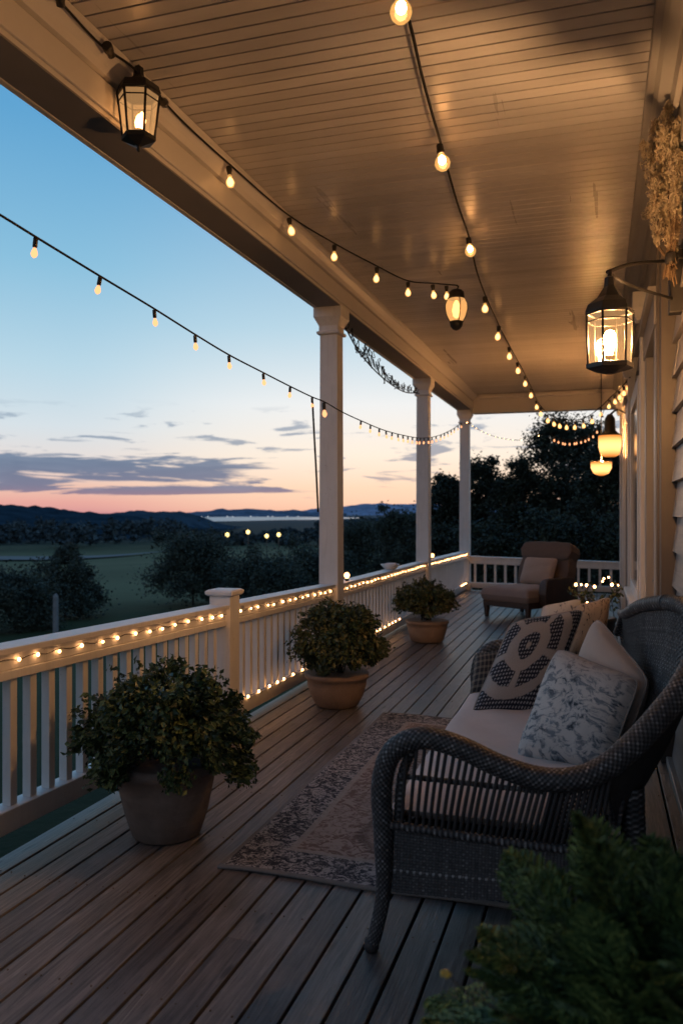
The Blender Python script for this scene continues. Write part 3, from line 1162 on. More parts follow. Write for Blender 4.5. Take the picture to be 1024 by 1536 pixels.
# far wood that reads as one mass
vs_, fs_, off = [], [], 0
for k in range(300):
    u = RNG.uniform(-160, 700)
    d = RNG.uniform(250, 560)
    q = P(u, 768, d=d)
    if d < 300 and u < 300 and RNG.random() < 0.7:
        continue
    h = RNG.uniform(5, 10)
    if 275 < u < 480:
        h = RNG.uniform(2.5, 4.2)
    z = gz(q.x, q.y)
    cs = []
    for j in range(5):
        cs.append((Vector((q.x + RNG.uniform(-3, 3), q.y + RNG.uniform(-3, 3), z + h * RNG.uniform(0.25, 0.85))), h * RNG.uniform(0.22, 0.36)))
    v, f = crown_cloud(cs, 150, 1.9)
    vs_.append(v)
    fs_.append(f + off)
    off += len(v)
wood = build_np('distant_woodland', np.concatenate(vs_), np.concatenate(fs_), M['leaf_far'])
wood['kind'] = 'stuff'
wood['label'] = 'far wooded band of dark trees below the hills'
wood['category'] = 'woodland'

# pale fence post in the meadow and the far lit lamps
q = P(84, 768, d=36)
z = gz(q.x, q.y)
pm = MB()
ztop = P(84, 892, d=36).z
pm.square_loft(q.x, q.y, [(0.085, z - 0.3), (0.085, ztop - 0.1), (0.06, ztop), (0.02, ztop + 0.05)])
tag(build('meadow_post', pm, plain('weathered_pale_post', (0.17, 0.18, 0.185), 0.9, 0.2)), 'pale weathered post standing in front of the dark pointed tree', 'post')
for k, (u, v, lab) in enumerate(((341, 802, 'first of the far lit lamps, just left of the others'), (372, 798, 'highest of the far lit lamps in the valley'),
                                 (400, 804, 'lower lamp of the close pair in the valley'), (418, 802, 'far lit valley lamp nearest the white column'))):
    d = 170
    c = P(u, v, d=d)
    t = thing('yard_lamp', lab, 'lamp', (c.x, c.y, gz(c.x, c.y)), 0, 'far lamps lit in the valley')
    build('post', MB().tube([(c.x, c.y, gz(c.x, c.y)), (c.x, c.y, c.z - 0.3)], 0.08, 6), M['black_metal'], t)
    build('lamp_globe', MB().lathe(c, [(0.06, -0.42), (0.30, -0.30), (0.40, 0), (0.30, 0.30), (0.06, 0.42)], 10), emit('valley_lamp_glow', (1.0, 0.72, 0.25), 3.5), t)
# lights on the far shore
for k, u in enumerate((303, 312, 341, 349, 376, 402, 409, 431, 447)):
    d = 4350
    c = P(u, 774.5, d=d)
    zb = -23.5
    c.z = zb + RNG.uniform(-0.5, 1.5)
    t = tag(build('shore_light', MB().lathe((c.x, c.y, c.z), [(0.5, -2.2), (1.8, -1.5), (2.4, 0), (1.8, 1.5), (0.5, 2.2)], 8)
                  .tube([(c.x, c.y, -26.0), (c.x, c.y, c.z - 1.6)], 0.3, 5), emit('shore_glow', (0.9, 0.93, 1.0), 1.2)),
            'tiny pale light on the lake shore', 'light', 'row of pale lights along the lake shore')

# ------------------------------------------------------------------ porch shell
DX = -2.475      # deck edge
RX = -2.46      # rail line
WX = 0.40       # house wall
YE = 15.75      # end of the deck
ZC = 3.76       # ceiling
dk = MB()
x = DX
while x < WX + 0.2:
    cuts = [-4.0] + sorted(0.6 * random.randrange(-4, 25) + 0.225 for _ in range(3)) + [YE]
    for ya, yb2 in zip(cuts[:-1], cuts[1:]):
        if yb2 - ya > 0.01:
            dk.box(x + random.uniform(-.001, .001), x + 0.1108 + random.uniform(-.001, .001), ya + 0.0015, yb2 - 0.0015, -0.032 - 0.001, random.uniform(-0.0025, 0.0))
    x += 0.122
deck = struct('porch_deck', dk, M['deck'], 0.003)
sc = MB()
for ix in range(24):
    for yy in np.arange(0.4, 9.5, 0.6):
        for dx in (0.022, 0.092):
            cx = DX + ix * 0.122 + dx + random.uniform(-.004, .004)
            cy = yy + 0.025 + random.uniform(-.008, .008)
            sc.lathe((cx, cy, 0.0), [(0.0032, -0.004), (0.0032, 0.0006)], 6)
struct('deck_screws', sc, M['stalk'])
ds = MB()
for yy in np.arange(-3.8, YE, 0.6):
    ds.box(DX + 0.04, WX + 0.2, yy, yy + 0.05, -0.26, -0.036)
ds.box(DX + 0.03, WX + 0.3, -4, YE - 0.03, -3.4, -0.262)
struct('deck_foundation', ds, M['concrete'])
cl = MB()
y = -0.6
while y < YE + 0.35:
    cl.box(-2.36, WX + 0.1, y, y + 0.0875, ZC, ZC + 0.02)
    y += 0.0975
struct('porch_ceiling', cl, M['ceiling'], 0.002)
rf = MB()
rf.box(-2.62, 3.5, -0.6, YE + 0.6, ZC + 0.024, ZC + 0.35)
struct('porch_roof', rf, M['groove'])

# beams
M['underside_shade'] = plain('beam_underside_shade_grey', (0.2, 0.19, 0.195), 0.6, 0.1, 3)  # grey that stands in for shade on the beam underside
bt = thing('porch_beam', 'long white beam over the railing side columns', 'beam', (RX, 6, 3.46))
ZB = 3.46
build('beam_body', MB().box(-2.56, -2.33, -0.6, YE + 0.24, ZB, ZC + 0.02), M['white_beam'], bt, 0.004)
mb = MB()
mb.box(-2.328, -2.31, -0.6, YE + 0.1, ZB + 0.02, ZB + 0.16)
build('fascia_board', mb, M['white_beam'], bt, 0.004)
mb = MB()
prof = [(-2.328, ZC - 0.125), (-2.30, ZC - 0.12), (-2.285, ZC - 0.085), (-2.255, ZC - 0.045), (-2.235, ZC - 0.03), (-2.232, ZC - 0.004), (-2.328, ZC - 0.004)]
o = len(mb.v)
for yy in (-0.6, YE + 0.05):
    for px, pz in prof:
        mb.v.append((px, yy, pz))
n = len(prof)
for i in range(n):
    mb.face((i, (i + 1) % n, n + (i + 1) % n, n + i))
build('crown_moulding', mb, M['white_beam'], bt)
build('underside_shade_strip', MB().box(-2.558, -2.332, -0.6, YE + 0.235, ZB - 0.010, ZB - 0.0005), M['underside_shade'], bt)  # added dark strip: the shade under the beam put into colour
build('outer_trim', MB().box(-2.60, -2.562, -0.6, YE + 0.24, ZB - 0.012, ZB + 0.34), M['white_beam'], bt, 0.004)
bt = thing('porch_beam', 'short white beam across the far end of the porch', 'beam', (-1, YE, ZB))
build('beam_body', MB().box(-2.325, WX + 0.3, YE + 0.02, YE + 0.24, ZB - 0.06, ZC + 0.01), M['white_beam'], bt, 0.004)
build('crown_moulding', MB().box(-2.2, WX, YE - 0.06, YE + 0.017, ZC - 0.09, ZC - 0.004), M['white_beam'], bt, 0.02)

# columns
CY = [P(u, 768, x=RX).y for u in (497, 635, 702)]
CY[2] = min(CY[2], YE - 0.05)
labs = ['nearest white square porch column with a moulded cap', 'middle white porch column behind the second flower pot', 'third white column at the far corner of the railing']
for cy, lab in zip(CY, labs):
    t = thing('porch_column', lab, 'column', (RX, cy, 0), 0, 'white columns along the railing')
    build('shaft', MB().square_loft(RX, cy, [(0.098, -0.04), (0.094, 1.2), (0.088, ZB - 0.262)]), M['white'], t, 0.006)
    build('capital', MB().square_loft(RX, cy, [(0.112, ZB - 0.26), (0.116, ZB - 0.235), (0.096, ZB - 0.228), (0.096, ZB - 0.18), (0.104, ZB - 0.165), (0.132, ZB - 0.11),
                                               (0.138, ZB - 0.10), (0.138, ZB - 0.004)]), M['white'], t, 0.004)
    build('plinth', MB().square_loft(RX, cy, [(0.118, -0.6), (0.118, 0.12), (0.104, 0.15)]), M['white'], t, 0.004)

# railings
NEWY = P(337, 768, x=RX).y


def ztop(u, v):
    return P(u, v, x=RX + 0.07).z


def zlow(u, v):
    return max(0.035, P(u, v, x=RX + 0.04).z)


WALLR = 'white railing sections along the porch'
rail_lines = []


def railing(label, p0, p1, zt0, zt1, zb0, zb1, pitch, off=0.0):
    """railing between plan points p0 and p1 with top heights zt and underside heights zb"""
    p0, p1 = Vector(p0), Vector(p1)
    L = (p1 - p0).length
    t = thing('porch_railing', label, 'railing', ((p0.x + p1.x) / 2, (p0.y + p1.y) / 2, 0), 0, WALLR)
    a = lambda z: Vector((p0.x, p0.y, z))
    b = lambda z: Vector((p1.x, p1.y, z))
    build('top_rail', MB().bar(a(zt0 - 0.014), b(zt1 - 0.014), 0.15, 0.028), M['white'], t, 0.004)
    build('face_board', MB().bar(a(zt0 - 0.064), b(zt1 - 0.064), 0.085, 0.072), M['white'], t, 0.003)
    build('lower_strip', MB().bar(a(zt0 - 0.122), b(zt1 - 0.122), 0.105, 0.04), M['white'], t, 0.004)
    build('bottom_rail', MB().bar(a(zb0 + 0.05), b(zb1 + 0.05), 0.1, 0.1), M['white'], t, 0.005)
    n = int((L - 0.06) / pitch)
    bs = []
    for k in range(n):
        s = (off + (k + 0.5) * pitch) / L
        if s * L > L - 0.03:
            break
        q = p0.lerp(p1, s)
        z0 = zb0 + (zb1 - zb0) * s + 0.10
        z1 = zt0 + (zt1 - zt0) * s - 0.142
        build('baluster', MB().quad_box((q.x, q.y, (z0 + z1) / 2), (0.044, 0.044, z1 - z0), Matrix.Rotation(math.atan2((p1 - p0).y, (p1 - p0).x), 3, 'Z')), M['white'], t, 0.003)
    rail_lines.append((p0, p1, zt0, zt1, zb0, zb1))
    return t


z_a, z_b, z_c, z_d = ztop(0, 975), ztop(326, 912), ztop(490, 880), ztop(695, 829)
print('rail z', z_a, z_b, z_c, z_d, 'cols', CY, 'newel', NEWY)
y0 = P(0, 768, x=RX).y
ylead = 0.4
slope = (z_b - z_a) / (NEWY - y0)
b_a, b_b, b_c = zlow(0, 1256), zlow(350, 1078), 0.035
sl2 = (b_b - b_a) / (NEWY - y0)
railing('nearest railing section, left of the square newel post', (RX, ylead), (RX, NEWY - 0.08), z_a + slope * (ylead - y0), z_b, b_a + sl2 * (ylead - y0), b_b, 0.131, 0.02)
railing('railing section between the newel post and the nearest column', (RX, NEWY + 0.08), (RX, CY[0] - 0.1), z_b - 0.005, z_c, b_b, b_c, 0.131)
railing('railing section between the nearest and middle columns', (RX, CY[0] + 0.1), (RX, CY[1] - 0.1), z_c - 0.01, (z_c + z_d) / 2, b_c, 0.035, 0.14)
railing('railing section between the middle and corner columns', (RX, CY[1] + 0.1), (RX, CY[2] - 0.1), (z_c + z_d) / 2, z_d, 0.035, 0.035, 0.14)
yb = YE - 0.06
za = P(712, 834, Y=yb).z
zb_ = P(925, 848, Y=yb).z
railing('short railing across the far end of the porch behind the armchair', (RX + 0.1, yb), (WX - 0.02, yb), za, (za + zb_) / 2, 0.05, 0.04, 0.19)
t = thing('newel_post', 'square white newel post with a flat cap between two railing sections', 'post', (RX, NEWY, 0))
zt_ = P(335, 884, x=RX).z
build('post', MB().square_loft(RX, NEWY, [(0.078, -0.5), (0.078, zt_ - 0.045)]), M['white'], t, 0.005)
build('cap', MB().square_loft(RX, NEWY, [(0.086, zt_ - 0.043), (0.10, zt_ - 0.032), (0.102, zt_ - 0.012), (0.088, zt_)]), M['white'], t, 0.003)

# ------------------------------------------------------------------ house wall
hw = thing('house_wall', 'painted house wall with lapped wood siding, casings and doors', 'house', (WX + 0.1, 6, 0))
build('wall_core', MB().box(WX + 0.06, 3.4, -4, YE + 0.2, -0.4, ZC + 0.02), M['casing'], hw)
sd = MB()


def lap_siding(y0, y1, z0, z1, ex=0.205):
    z = z0
    while z < z1 - 0.02:
        h = min(ex, z1 - z)
        yy = y0
        rr = random.Random(int(z * 1000))
        yy2 = y0
        while yy2 < y1 - 1e-3:
            yn = min(y1, yy2 + rr.uniform(0.9, 1.9))
            j = rr.uniform(-0.003, 0.003)
            zlo = z - 0.012
            o = len(sd.v)
            pts = []
            for yv in (yy2 + 0.0015, yn - 0.0015):
                pts += [(WX + 0.012 + j, yv, zlo), (WX + 0.055, yv, zlo), (WX + 0.042 + j, yv, z + h), (WX + 0.055, yv, z + h)]
            sd.v += pts
            for f in ((0, 2, 6, 4), (0, 4, 5, 1), (0, 1, 3, 2), (4, 6, 7, 5), (2, 3, 7, 6)):
                sd.face([o + i for i in f])
            yy2 = yn
        z += ex


lap_siding(-4, 5.22, 0.05, 3.34)
lap_siding(7.05, 7.9, 0.05, 3.34)
lap_siding(9.9, 10.9, 0.05, 3.34)
lap_siding(12.2, YE - 0.1, 0.05, 3.34)
build('siding', sd, M['siding'], hw)


def casing(y0, y1, z0, z1, out, name='casing', mat='casing'):
    return build(name, MB().box(WX - out, WX + 0.058, y0, y1, z0, z1), M[mat], hw, 0.006)


# frieze and crown under the ceiling
casing(-4, YE - 0.05, 3.345, ZC - 0.004, 0.012, 'frieze_board')
cm = MB()
prof = [(WX - 0.014, ZC - 0.19), (WX - 0.04, ZC - 0.18), (WX - 0.052, ZC - 0.12), (WX - 0.105, ZC - 0.075), (WX - 0.125, ZC - 0.04), (WX - 0.16, ZC - 0.032), (WX - 0.165, ZC - 0.005), (WX - 0.014, ZC - 0.005)]
for yy in (-4, YE - 0.02):
    for px, pz in prof:
        cm.v.append((px, yy, pz))
n = len(prof)
for i in range(n):
    cm.face((i, n + i, n + (i + 1) % n, (i + 1) % n))
build('crown_moulding', cm, M['casing'], hw)
casing(-4, 5.22, 0.0, 0.045, 0.02, 'skirting')
casing(5.24, 5.60, 0.0, 3.34, 0.035, 'corner_casing', 'taupe')
casing(5.56, 5.61, 0.0, 3.34, 0.052, 'casing_bead', 'taupe')
casing(5.225, 5.27, 0.0, 3.34, 0.05, 'casing_bead', 'taupe')


def doorway(y0, y1, zt, wide=0.16):
    d = casing(y0 + wide + 0.01, y1 - wide - 0.01, 0.03, zt - 0.01, -0.025, 'door', 'door')
    for za_, zb2 in ((0.25, 0.95), (1.1, zt - 0.25)):
        build('panel', MB().box(WX + 0.008, WX + 0.027, y0 + wide + 0.16, y1 - wide - 0.16, za_, zb2), M['door'] if za_ < 1 else M['dark_glass'], d, 0.004)
    build('handle', MB().tube([(WX + 0.03, y0 + wide + 0.1, 1.02), (WX - 0.03, y0 + wide + 0.1, 1.02), (WX - 0.035, y0 + wide + 0.2, 1.02)], 0.012, 8), M['black_metal'], d)
    casing(y0, y0 + wide, 0.0, zt, 0.05)
    casing(y1 - wide, y1, 0.0, zt, 0.05)
    casing(y0 - 0.03, y1 + 0.03, zt + 0.002, zt + 0.2, 0.06, 'door_head')
    casing(y0 - 0.06, y1 + 0.06, zt + 0.202, zt + 0.25, 0.10, 'head_cornice')


doorway(5.72, 7.02, 2.72)
doorway(10.95, 12.15, 2.72)
# window
wf = casing(7.95, 9.85, 0.65, 2.75, 0.03, 'window')
build('frame', MB().box(WX - 0.065, WX - 0.032, 7.95, 8.1, 0.65, 2.75).box(WX - 0.065, WX - 0.032, 9.7, 9.85, 0.65, 2.75)
      .box(WX - 0.065, WX - 0.032, 8.102, 9.698, 2.6, 2.75).box(WX - 0.065, WX - 0.032, 8.102, 9.698, 0.65, 0.75), M['white'], wf, 0.004)
build('pane', MB().box(WX - 0.04, WX - 0.0335, 8.103, 9.697, 0.752, 2.598), M['dark_glass'], wf)
build('sill', MB().box(WX - 0.13, WX - 0.033, 7.9, 9.9, 0.6, 0.648), M['white'], wf, 0.005)
for py in (7.30, 10.35, 12.6, 14.3):
    t = thing('wall_pilaster', {7.30: 'white half pillar on the house wall just past the first door', 10.35: 'white half pillar on the house wall past the window',
                                12.6: 'white half pillar past the second door', 14.3: 'last white half pillar near the end of the wall'}[py], 'pilaster', (WX - 0.03, py, 0), 0, 'half pillars along the house wall')
    build('shaft', MB().box(WX - 0.075, WX + 0.01, py - 0.09, py + 0.09, 0.26, 3.1), M['white'], t, 0.006)
    build('base', MB().box(WX - 0.095, WX + 0.01, py - 0.11, py + 0.11, 0.0, 0.258), M['white'], t, 0.006)
    build('capital', MB().square_loft(WX - 0.03, py, [(0.075, 3.102), (0.095, 3.15), (0.105, 3.2), (0.105, 3.33)]), M['white'], t, 0.004)

# ------------------------------------------------------------------ rug
rg = MB()
RX0, RX1, RY0, RY1 = -1.53, 0.17, 3.12, 5.87


def rugp(a, b):
    x = RX0 + (RX1 - RX0) * a
    y = RY0 + (RY1 - RY0) * b
    x += 0.006 * math.sin(b * 9)
    y += 0.006 * math.sin(a * 11)
    lift = 0.004 * (math.sin(a * 13 + b * 7) + 1) * (1 if 0.02 < a < 0.98 else 0.4)
    return (x, y, 0.011 + lift * 0.6)


rg.grid(rugp, 60, 90)
rgo = build('rug', rg, M['rug'])
rgo.modifiers.new('thickness', 'SOLIDIFY').thickness = 0.012
tag(rgo, 'faded brown rug with a dark patterned border lying on the deck', 'rug')

# ------------------------------------------------------------------ potted plants
def mound(c, rx, rz, n, leaf, droop, seed, skirt=0.25):
    """leaf positions over a mound with drooping sprigs round the rim"""
    g = np.random.default_rng(seed)
    nc = 75
    dv = g.normal(size=(nc, 3))
    dv[:, 2] = np.abs(dv[:, 2]) * 0.9 - skirt
    dv /= np.linalg.norm(dv, axis=1)[:, None]
    cc = np.array(c) + dv * np.array([rx, rx, rz]) * (0.52 + 0.5 * g.random(nc))[:, None]
    cc[:, 2] -= droop * (np.hypot(dv[:, 0], dv[:, 1]) ** 3) * g.random(nc)
    idx = g.integers(0, nc, n)
    crad = (0.6 + 0.7 * g.random(nc))[idx]
    sp = unit(n)
    p = cc[idx] + sp * (rx * 0.24 * crad * g.random(n) ** 0.55)[:, None] * np.array([1, 1, 0.9])
    ns = 60
    sd = g.normal(size=(ns, 3))
    sd[:, 2] = np.abs(sd[:, 2]) - 0.25
    sd /= np.linalg.norm(sd, axis=1)[:, None]
    s1 = 1.0 + 0.3 * g.random(ns)
    tl = g.random((ns, 30))
    sprig = np.array(c) + sd[:, None, :] * np.array([rx, rx, rz]) * (0.7 + (s1[:, None] - 0.7) * tl)[:, :, None]
    sprig[:, :, 2] -= (0.05 * tl ** 2 * (1 - sd[:, 2:3])) * 1.2
    sprig += g.normal(size=sprig.shape) * (0.018 - 0.010 * tl)[:, :, None]
    sprig = sprig.reshape(-1, 3)
    k_ = len(sprig)
    p = np.concatenate([p[:n - k_], sprig]) if n > k_ else p
    ctr = np.array(c)
    out = p - ctr
    out /= np.linalg.norm(out, axis=1)[:, None]
    d = out + unit(n) * 0.8 + np.array([0, 0, -0.25])
    upv = out + unit(n) * 0.5
    return leaf_mesh(p, leaf * (0.4 + 1.15 * g.random(n) ** 1.3), d, upv, 0.62, 0.22), cc


def potted(label, base, prof, potmat, ctr, rx, rz, n, leaf, leafmat, droop, seed, group):
    t = thing('potted_plant', label, 'potted plant', base, 0, group)
    b = Vector(base)
    build('pot', MB().lathe(b, prof, 40, 0.008), potmat, t)
    r_top, z_top = prof[-1][0], prof[-1][1]
    rim_in = MB().lathe(b, [(r_top * 0.2, z_top - 0.03), (r_top * 0.9, z_top - 0.02)], 24)
    build('soil', rim_in, M['soil'], t)
    (v, f), cc = mound(ctr, rx, rz, n, leaf, droop, seed)
    st = MB()
    for k in range(0, len(cc), 3):
        q = Vector(cc[k])
        s0 = b + Vector((RNG.uniform(-.06, .06), RNG.uniform(-.06, .06), z_top - 0.03))
        st.tube(curve([s0, s0.lerp(q, 0.5) + Vector((0, 0, 0.06)), q], 0.06), 0.005, 5)
    build('stem', st, M['bark'], t)
    build_np('foliage', v, f, leafmat, t)
    return t


PG = 'potted plants along the railing'
b1 = P(250, 1250, z=0)
potted('nearest potted plant, dark leaves trailing over a tall grey pot', (b1.x, b1.y, 0),
       [(0.145, 0.004), (0.158, 0.012), (0.19, 0.11), (0.214, 0.22), (0.23, 0.30), (0.243, 0.305), (0.246, 0.345), (0.232, 0.353)], M['pot_grey'],
       (b1.x + 0.0, b1.y, 0.50), 0.375, 0.27, 20000, 0.03, M['leaf_near'], 0.2, 3, PG)
b2 = P(505, 1058, z=0)
potted('bushy potted plant in a round terracotta bowl, in the middle of the three', (b2.x, b2.y, 0),
       [(0.15, 0.004), (0.165, 0.012), (0.205, 0.09), (0.228, 0.17), (0.232, 0.222), (0.248, 0.226), (0.248, 0.258), (0.235, 0.262)], M['pot_terra'],
       (b2.x + 0.01, b2.y, 0.49), 0.355, 0.275, 15000, 0.034, M['leaf_red'], 0.12, 4, PG)
b3 = P(640, 962, z=0)
potted('farthest potted plant, a neat round shrub in a terracotta bowl', (b3.x, b3.y, 0),
       [(0.17, 0.004), (0.185, 0.012), (0.212, 0.09), (0.232, 0.17), (0.236, 0.212), (0.25, 0.216), (0.25, 0.245), (0.236, 0.25)], M['pot_terra'],
       (b3.x, b3.y, 0.46), 0.335, 0.25, 12000, 0.036, M['leaf_red'], 0.05, 5, PG)

# near conifer shrub in the bottom corner, standing in a tub
fb = P(905, 1700, z=0.0)
fb = Vector((0.12, 1.52, 0))
t = thing('conifer_shrub', 'bright green feathery conifer shrub in the near bottom corner', 'shrub', fb)
build('tub', MB().lathe(fb, [(0.20, 0.004), (0.215, 0.012), (0.25, 0.2), (0.27, 0.36), (0.285, 0.365), (0.285, 0.41), (0.265, 0.415)], 32, 0.006), M['pot_grey'], t)
build('soil', MB().lathe(fb, [(0.05, 0.38), (0.24, 0.39)], 24), M['soil'], t)
pv, pf, off = [], [], 0
stm = MB()
ga = np.random.default_rng(21)
for k in range(330):
    ang = ga.uniform(0, 2 * PI)
    hh = ga.random()
    elev = R(ga.uniform(-10, 85))
    out = Vector((math.cos(ang) * math.cos(elev), math.sin(ang) * math.cos(elev), math.sin(elev)))
    root = fb + Vector((0, 0, 0.48)) + Vector((ga.uniform(-.08, .08), ga.uniform(-.08, .08), ga.uniform(0, .1)))
    reach = ga.uniform(0.26, 0.47) * (0.85 + 0.15 * math.sin(ang * 3))
    tip = root + Vector((out.x * reach, out.y * reach, out.z * reach * 0.86))
    tip.z -= 0.06 * math.cos(elev)
    ln = ga.uniform(0.10, 0.19)
    st0 = root.lerp(tip, max(0.2, 1 - ln / reach * 1.5))
    axis = curve([st0, st0.lerp(tip, 0.5) + Vector((0, 0, 0.015)), tip], ln / 13)
    if k % 4 == 0:
        stm.tube(curve([root, root.lerp(st0, 0.5) + Vector((0, 0, .02)), st0], 0.08), 0.004, 5)
    nA = len(axis)
    dirs = np.gradient(axis, axis=0)
    dirs /= np.linalg.norm(dirs, axis=1)[:, None]
    upv = np.tile(unit(1) * 0.5 + np.array([[0, 0, 1.0]]), (nA, 1))
    side = np.cross(dirs, upv)
    side /= np.linalg.norm(side, axis=1)[:, None]
    prof_ = np.sin(np.linspace(0.35, PI * 0.97, nA)) * ln * 0.42
    for sgn in (-1, 1):
        d = side * sgn + dirs * 0.75
        d /= np.linalg.norm(d, axis=1)[:, None]
        # each side frond carries small blades
        for q in np.linspace(0.18, 1.0, 6):
            cen = axis + d * (prof_ * q)[:, None] + unit(nA) * 0.003
            for s2 in (-1, 1):
                dd = d + dirs * 0.6 + s2 * np.cross(d, upv) * 0.55 + side * sgn * 0.2 + dirs * s2 * 0.5
                v, f = leaf_mesh(cen, np.full(nA, 0.024) * (0.8 + 0.5 * ga.random(nA)), dd, upv, 0.4, 0.2)
                pv.append(v)
                pf.append(f + off)
                off += len(v)
build('stem', stm, M['bark'], t)
build_np('foliage', np.concatenate(pv), np.concatenate(pf), M['leaf_fern'], t)
yf = P(668, 1461, d=1.33)
build('stem', MB().tube(curve([(yf.x, yf.y + 0.006, yf.z), (yf.x + 0.05, yf.y + 0.03, yf.z - 0.05), (fb.x - 0.1, fb.y, 0.52)], 0.02), 0.0012, 5), M['bark'], t)
fl = MB()
for k in range(5):
    a = k * 2 * PI / 5
    fl.lathe((yf.x + 0.006 * math.cos(a), yf.y, yf.z + 0.004 * math.sin(a)), [(0.001, -0.0035), (0.0042, 0.0), (0.001, 0.0035)], 6)
build('blossom', fl, plain('yellow_petal', (0.75, 0.5, 0.08), 0.7, 0.1), t)

# ------------------------------------------------------------------ wicker sofa
SY0, SY1 = 2.72, 4.95
sofa = thing('wicker_sofa', 'dark grey wicker sofa with curved arms, set against the house wall', 'sofa', (-0.25, 3.8, 0))


def wtube(name, pts, rad, seg=30, parent=sofa, step=0.0046, amp=0.05):
    c = curve(pts, step)
    n = len(c)
    r = np.interp(np.linspace(0, 1, n), np.linspace(0, 1, len(rad)), rad) if not np.isscalar(rad) else rad
    build(name, MB().tube(c, r, seg, amp), M['wicker'], parent)
    return c


arm_pts = [P(557, 1422, Y=2.69), P(564, 1395, Y=2.69), P(575, 1335, Y=2.70), P(575, 1250, Y=2.70), P(572, 1185, Y=2.70), P(582, 1138, Y=2.70), P(606, 1114, Y=2.70), P(642, 1107, Y=2.70),
           P(690, 1121, Y=2.70), P(745, 1147, Y=2.70), P(800, 1166, Y=2.70), P(850, 1170, Y=2.70), P(895, 1158, Y=2.72), P(940, 1125, Y=2.76), P(985, 1078, Y=2.82),
           P(1022, 1030, Y=2.88), P(1045, 980, Y=2.96), P(1046, 940, Y=3.05), P(1030, 912, Y=3.16), P(1000, 903, Y=3.32)]
arm_pts[0].z = 0.02
armc = wtube('arm', arm_pts, [0.022, 0.025, 0.033, 0.035, 0.036, 0.036, 0.036, 0.037, 0.038, 0.039, 0.039, 0.037, 0.033, 0.028], 48)
build('foot', MB().lathe((armc[0][0], armc[0][1], 0.0), [(0.020, 0.001), (0.026, 0.012), (0.024, 0.04)], 16), M['wicker_rod'], sofa)
# mirrored far arm
far_pts = [Vector((p.x, SY1 + (2.70 - p.y) + 0.02, p.z * 0.94)) for p in arm_pts[:12]]
wtube('arm', far_pts, 0.036, 32, step=0.007)
# back top roll
top_pts = [Vector(armc[-1]), Vector((0.17, 3.62, 1.11)), Vector((0.12, 4.0, 1.03)), Vector((0.11, 4.45, 0.98)), Vector((0.13, 4.8, 0.93)), Vector((0.1, 4.98, 0.8))]
topc = wtube('back_roll', top_pts, [0.030, 0.022, 0.022], 20, step=0.008)

# woven panels: over and under ribbons on a surface
def woven(name, S, nu, nv, amp, wu, wv, parent=sofa, band=None, gain=1.0):
    vs_, fs_, at = [], [], []
    off = 0
    us = np.linspace(0, 1, nu * 2 + 1)
    vv = np.linspace(0, 1, nv * 2 + 1)

    G = np.array([[np.array(S(a, b)) for b in vv] for a in us])
    DA = np.gradient(G, axis=0)
    DB = np.gradient(G, axis=1)
    NN = np.cross(DA, DB)
    for arr in (DA, DB, NN):
        arr /= np.linalg.norm(arr, axis=2)[:, :, None] + 1e-12
    grid = {}
    for i in range(len(us)):
        for j in range(len(vv)):
            if i % 2 or j % 2:
                grid[i, j] = (G[i, j], NN[i, j], DA[i, j], DB[i, j])
    for j in range(1, len(vv), 2):          # ribbons that run along u
        tone = 0.55 + 0.45 * RNG.random()
        if band is not None:
            tone = band(vv[j], tone)
        o = off
        for i in range(len(us)):
            p, n_, da, db = grid[i, j]
            sg = 0 if i % 2 == 0 else (1 if ((i // 2 + j // 2) % 2) else -1)
            q = p + n_ * amp * sg
            wob = 1 + 0.12 * RNG.normal()
            vs_ += [q - db * wu * 0.5 * wob, q + n_ * amp * 0.35, q + db * wu * 0.5 * wob]
            k = tone * (0.35 + 0.65 * (sg + 1) / 2)
            at += [k * 0.5, k, k * 0.5]
        for i in range(len(us) - 1):
            a0 = o + i * 3
            fs_ += [(a0, a0 + 3, a0 + 4, a0 + 1), (a0 + 1, a0 + 4, a0 + 5, a0 + 2)]
        off = len(vs_)
    for i in range(1, len(us), 2):          # ribbons that run along v
        tone = 0.55 + 0.45 * RNG.random()
        o = off
        for j in range(len(vv)):
            p, n_, da, db = grid[i, j]
            sg = 0 if j % 2 == 0 else (-1 if ((i // 2 + j // 2) % 2) else 1)
            q = p + n_ * amp * sg
            vs_ += [q - da * wv * 0.5, q + n_ * amp * 0.35, q + da * wv * 0.5]
            k = tone * (0.35 + 0.65 * (sg + 1) / 2)
            at += [k * 0.5, k, k * 0.5]
        for j in range(len(vv) - 1):
            a0 = o + j * 3
            fs_ += [(a0, a0 + 3, a0 + 4, a0 + 1), (a0 + 1, a0 + 4, a0 + 5, a0 + 2)]
        off = len(vs_)
    return build_np(name, np.array(vs_), np.array(fs_), M['wicker'], parent, True, attr=np.array(at) * gain)


# back panel: between the seat line and the arm sweep plus top roll
i0 = int(np.argmin([abs((Vector(q) - arm_pts[12]).length) for q in armc]))
edge = np.vstack([armc[i0:], topc[1:]])
edge = curve(edge[::10], 0.02)
eL = plen(edge)
eS = np.concatenate([[0], np.cumsum(np.linalg.norm(np.diff(edge, axis=0), axis=1))])
botp = np.array([(0.03, 2.76, 0.50), (0.06, 2.95, 0.44), (0.05, 3.3, 0.42), (0.03, 4.0, 0.42), (0.03, 4.95, 0.42)])
botc = curve(botp, 0.02)
bL = plen(botc)
bS = np.concatenate([[0], np.cumsum(np.linalg.norm(np.diff(botc, axis=0), axis=1))])


def backS(a, b):
    tp = np.array([np.interp(a * eL, eS, edge[:, k]) for k in range(3)])
    bp = np.array([np.interp(a * bL, bS, botc[:, k]) for k in range(3)])
    q = bp + (tp - bp) * b
    q = q + np.array([0.05, 0, 0]) * math.sin(PI * b) * min(1, a * 4)
    return q


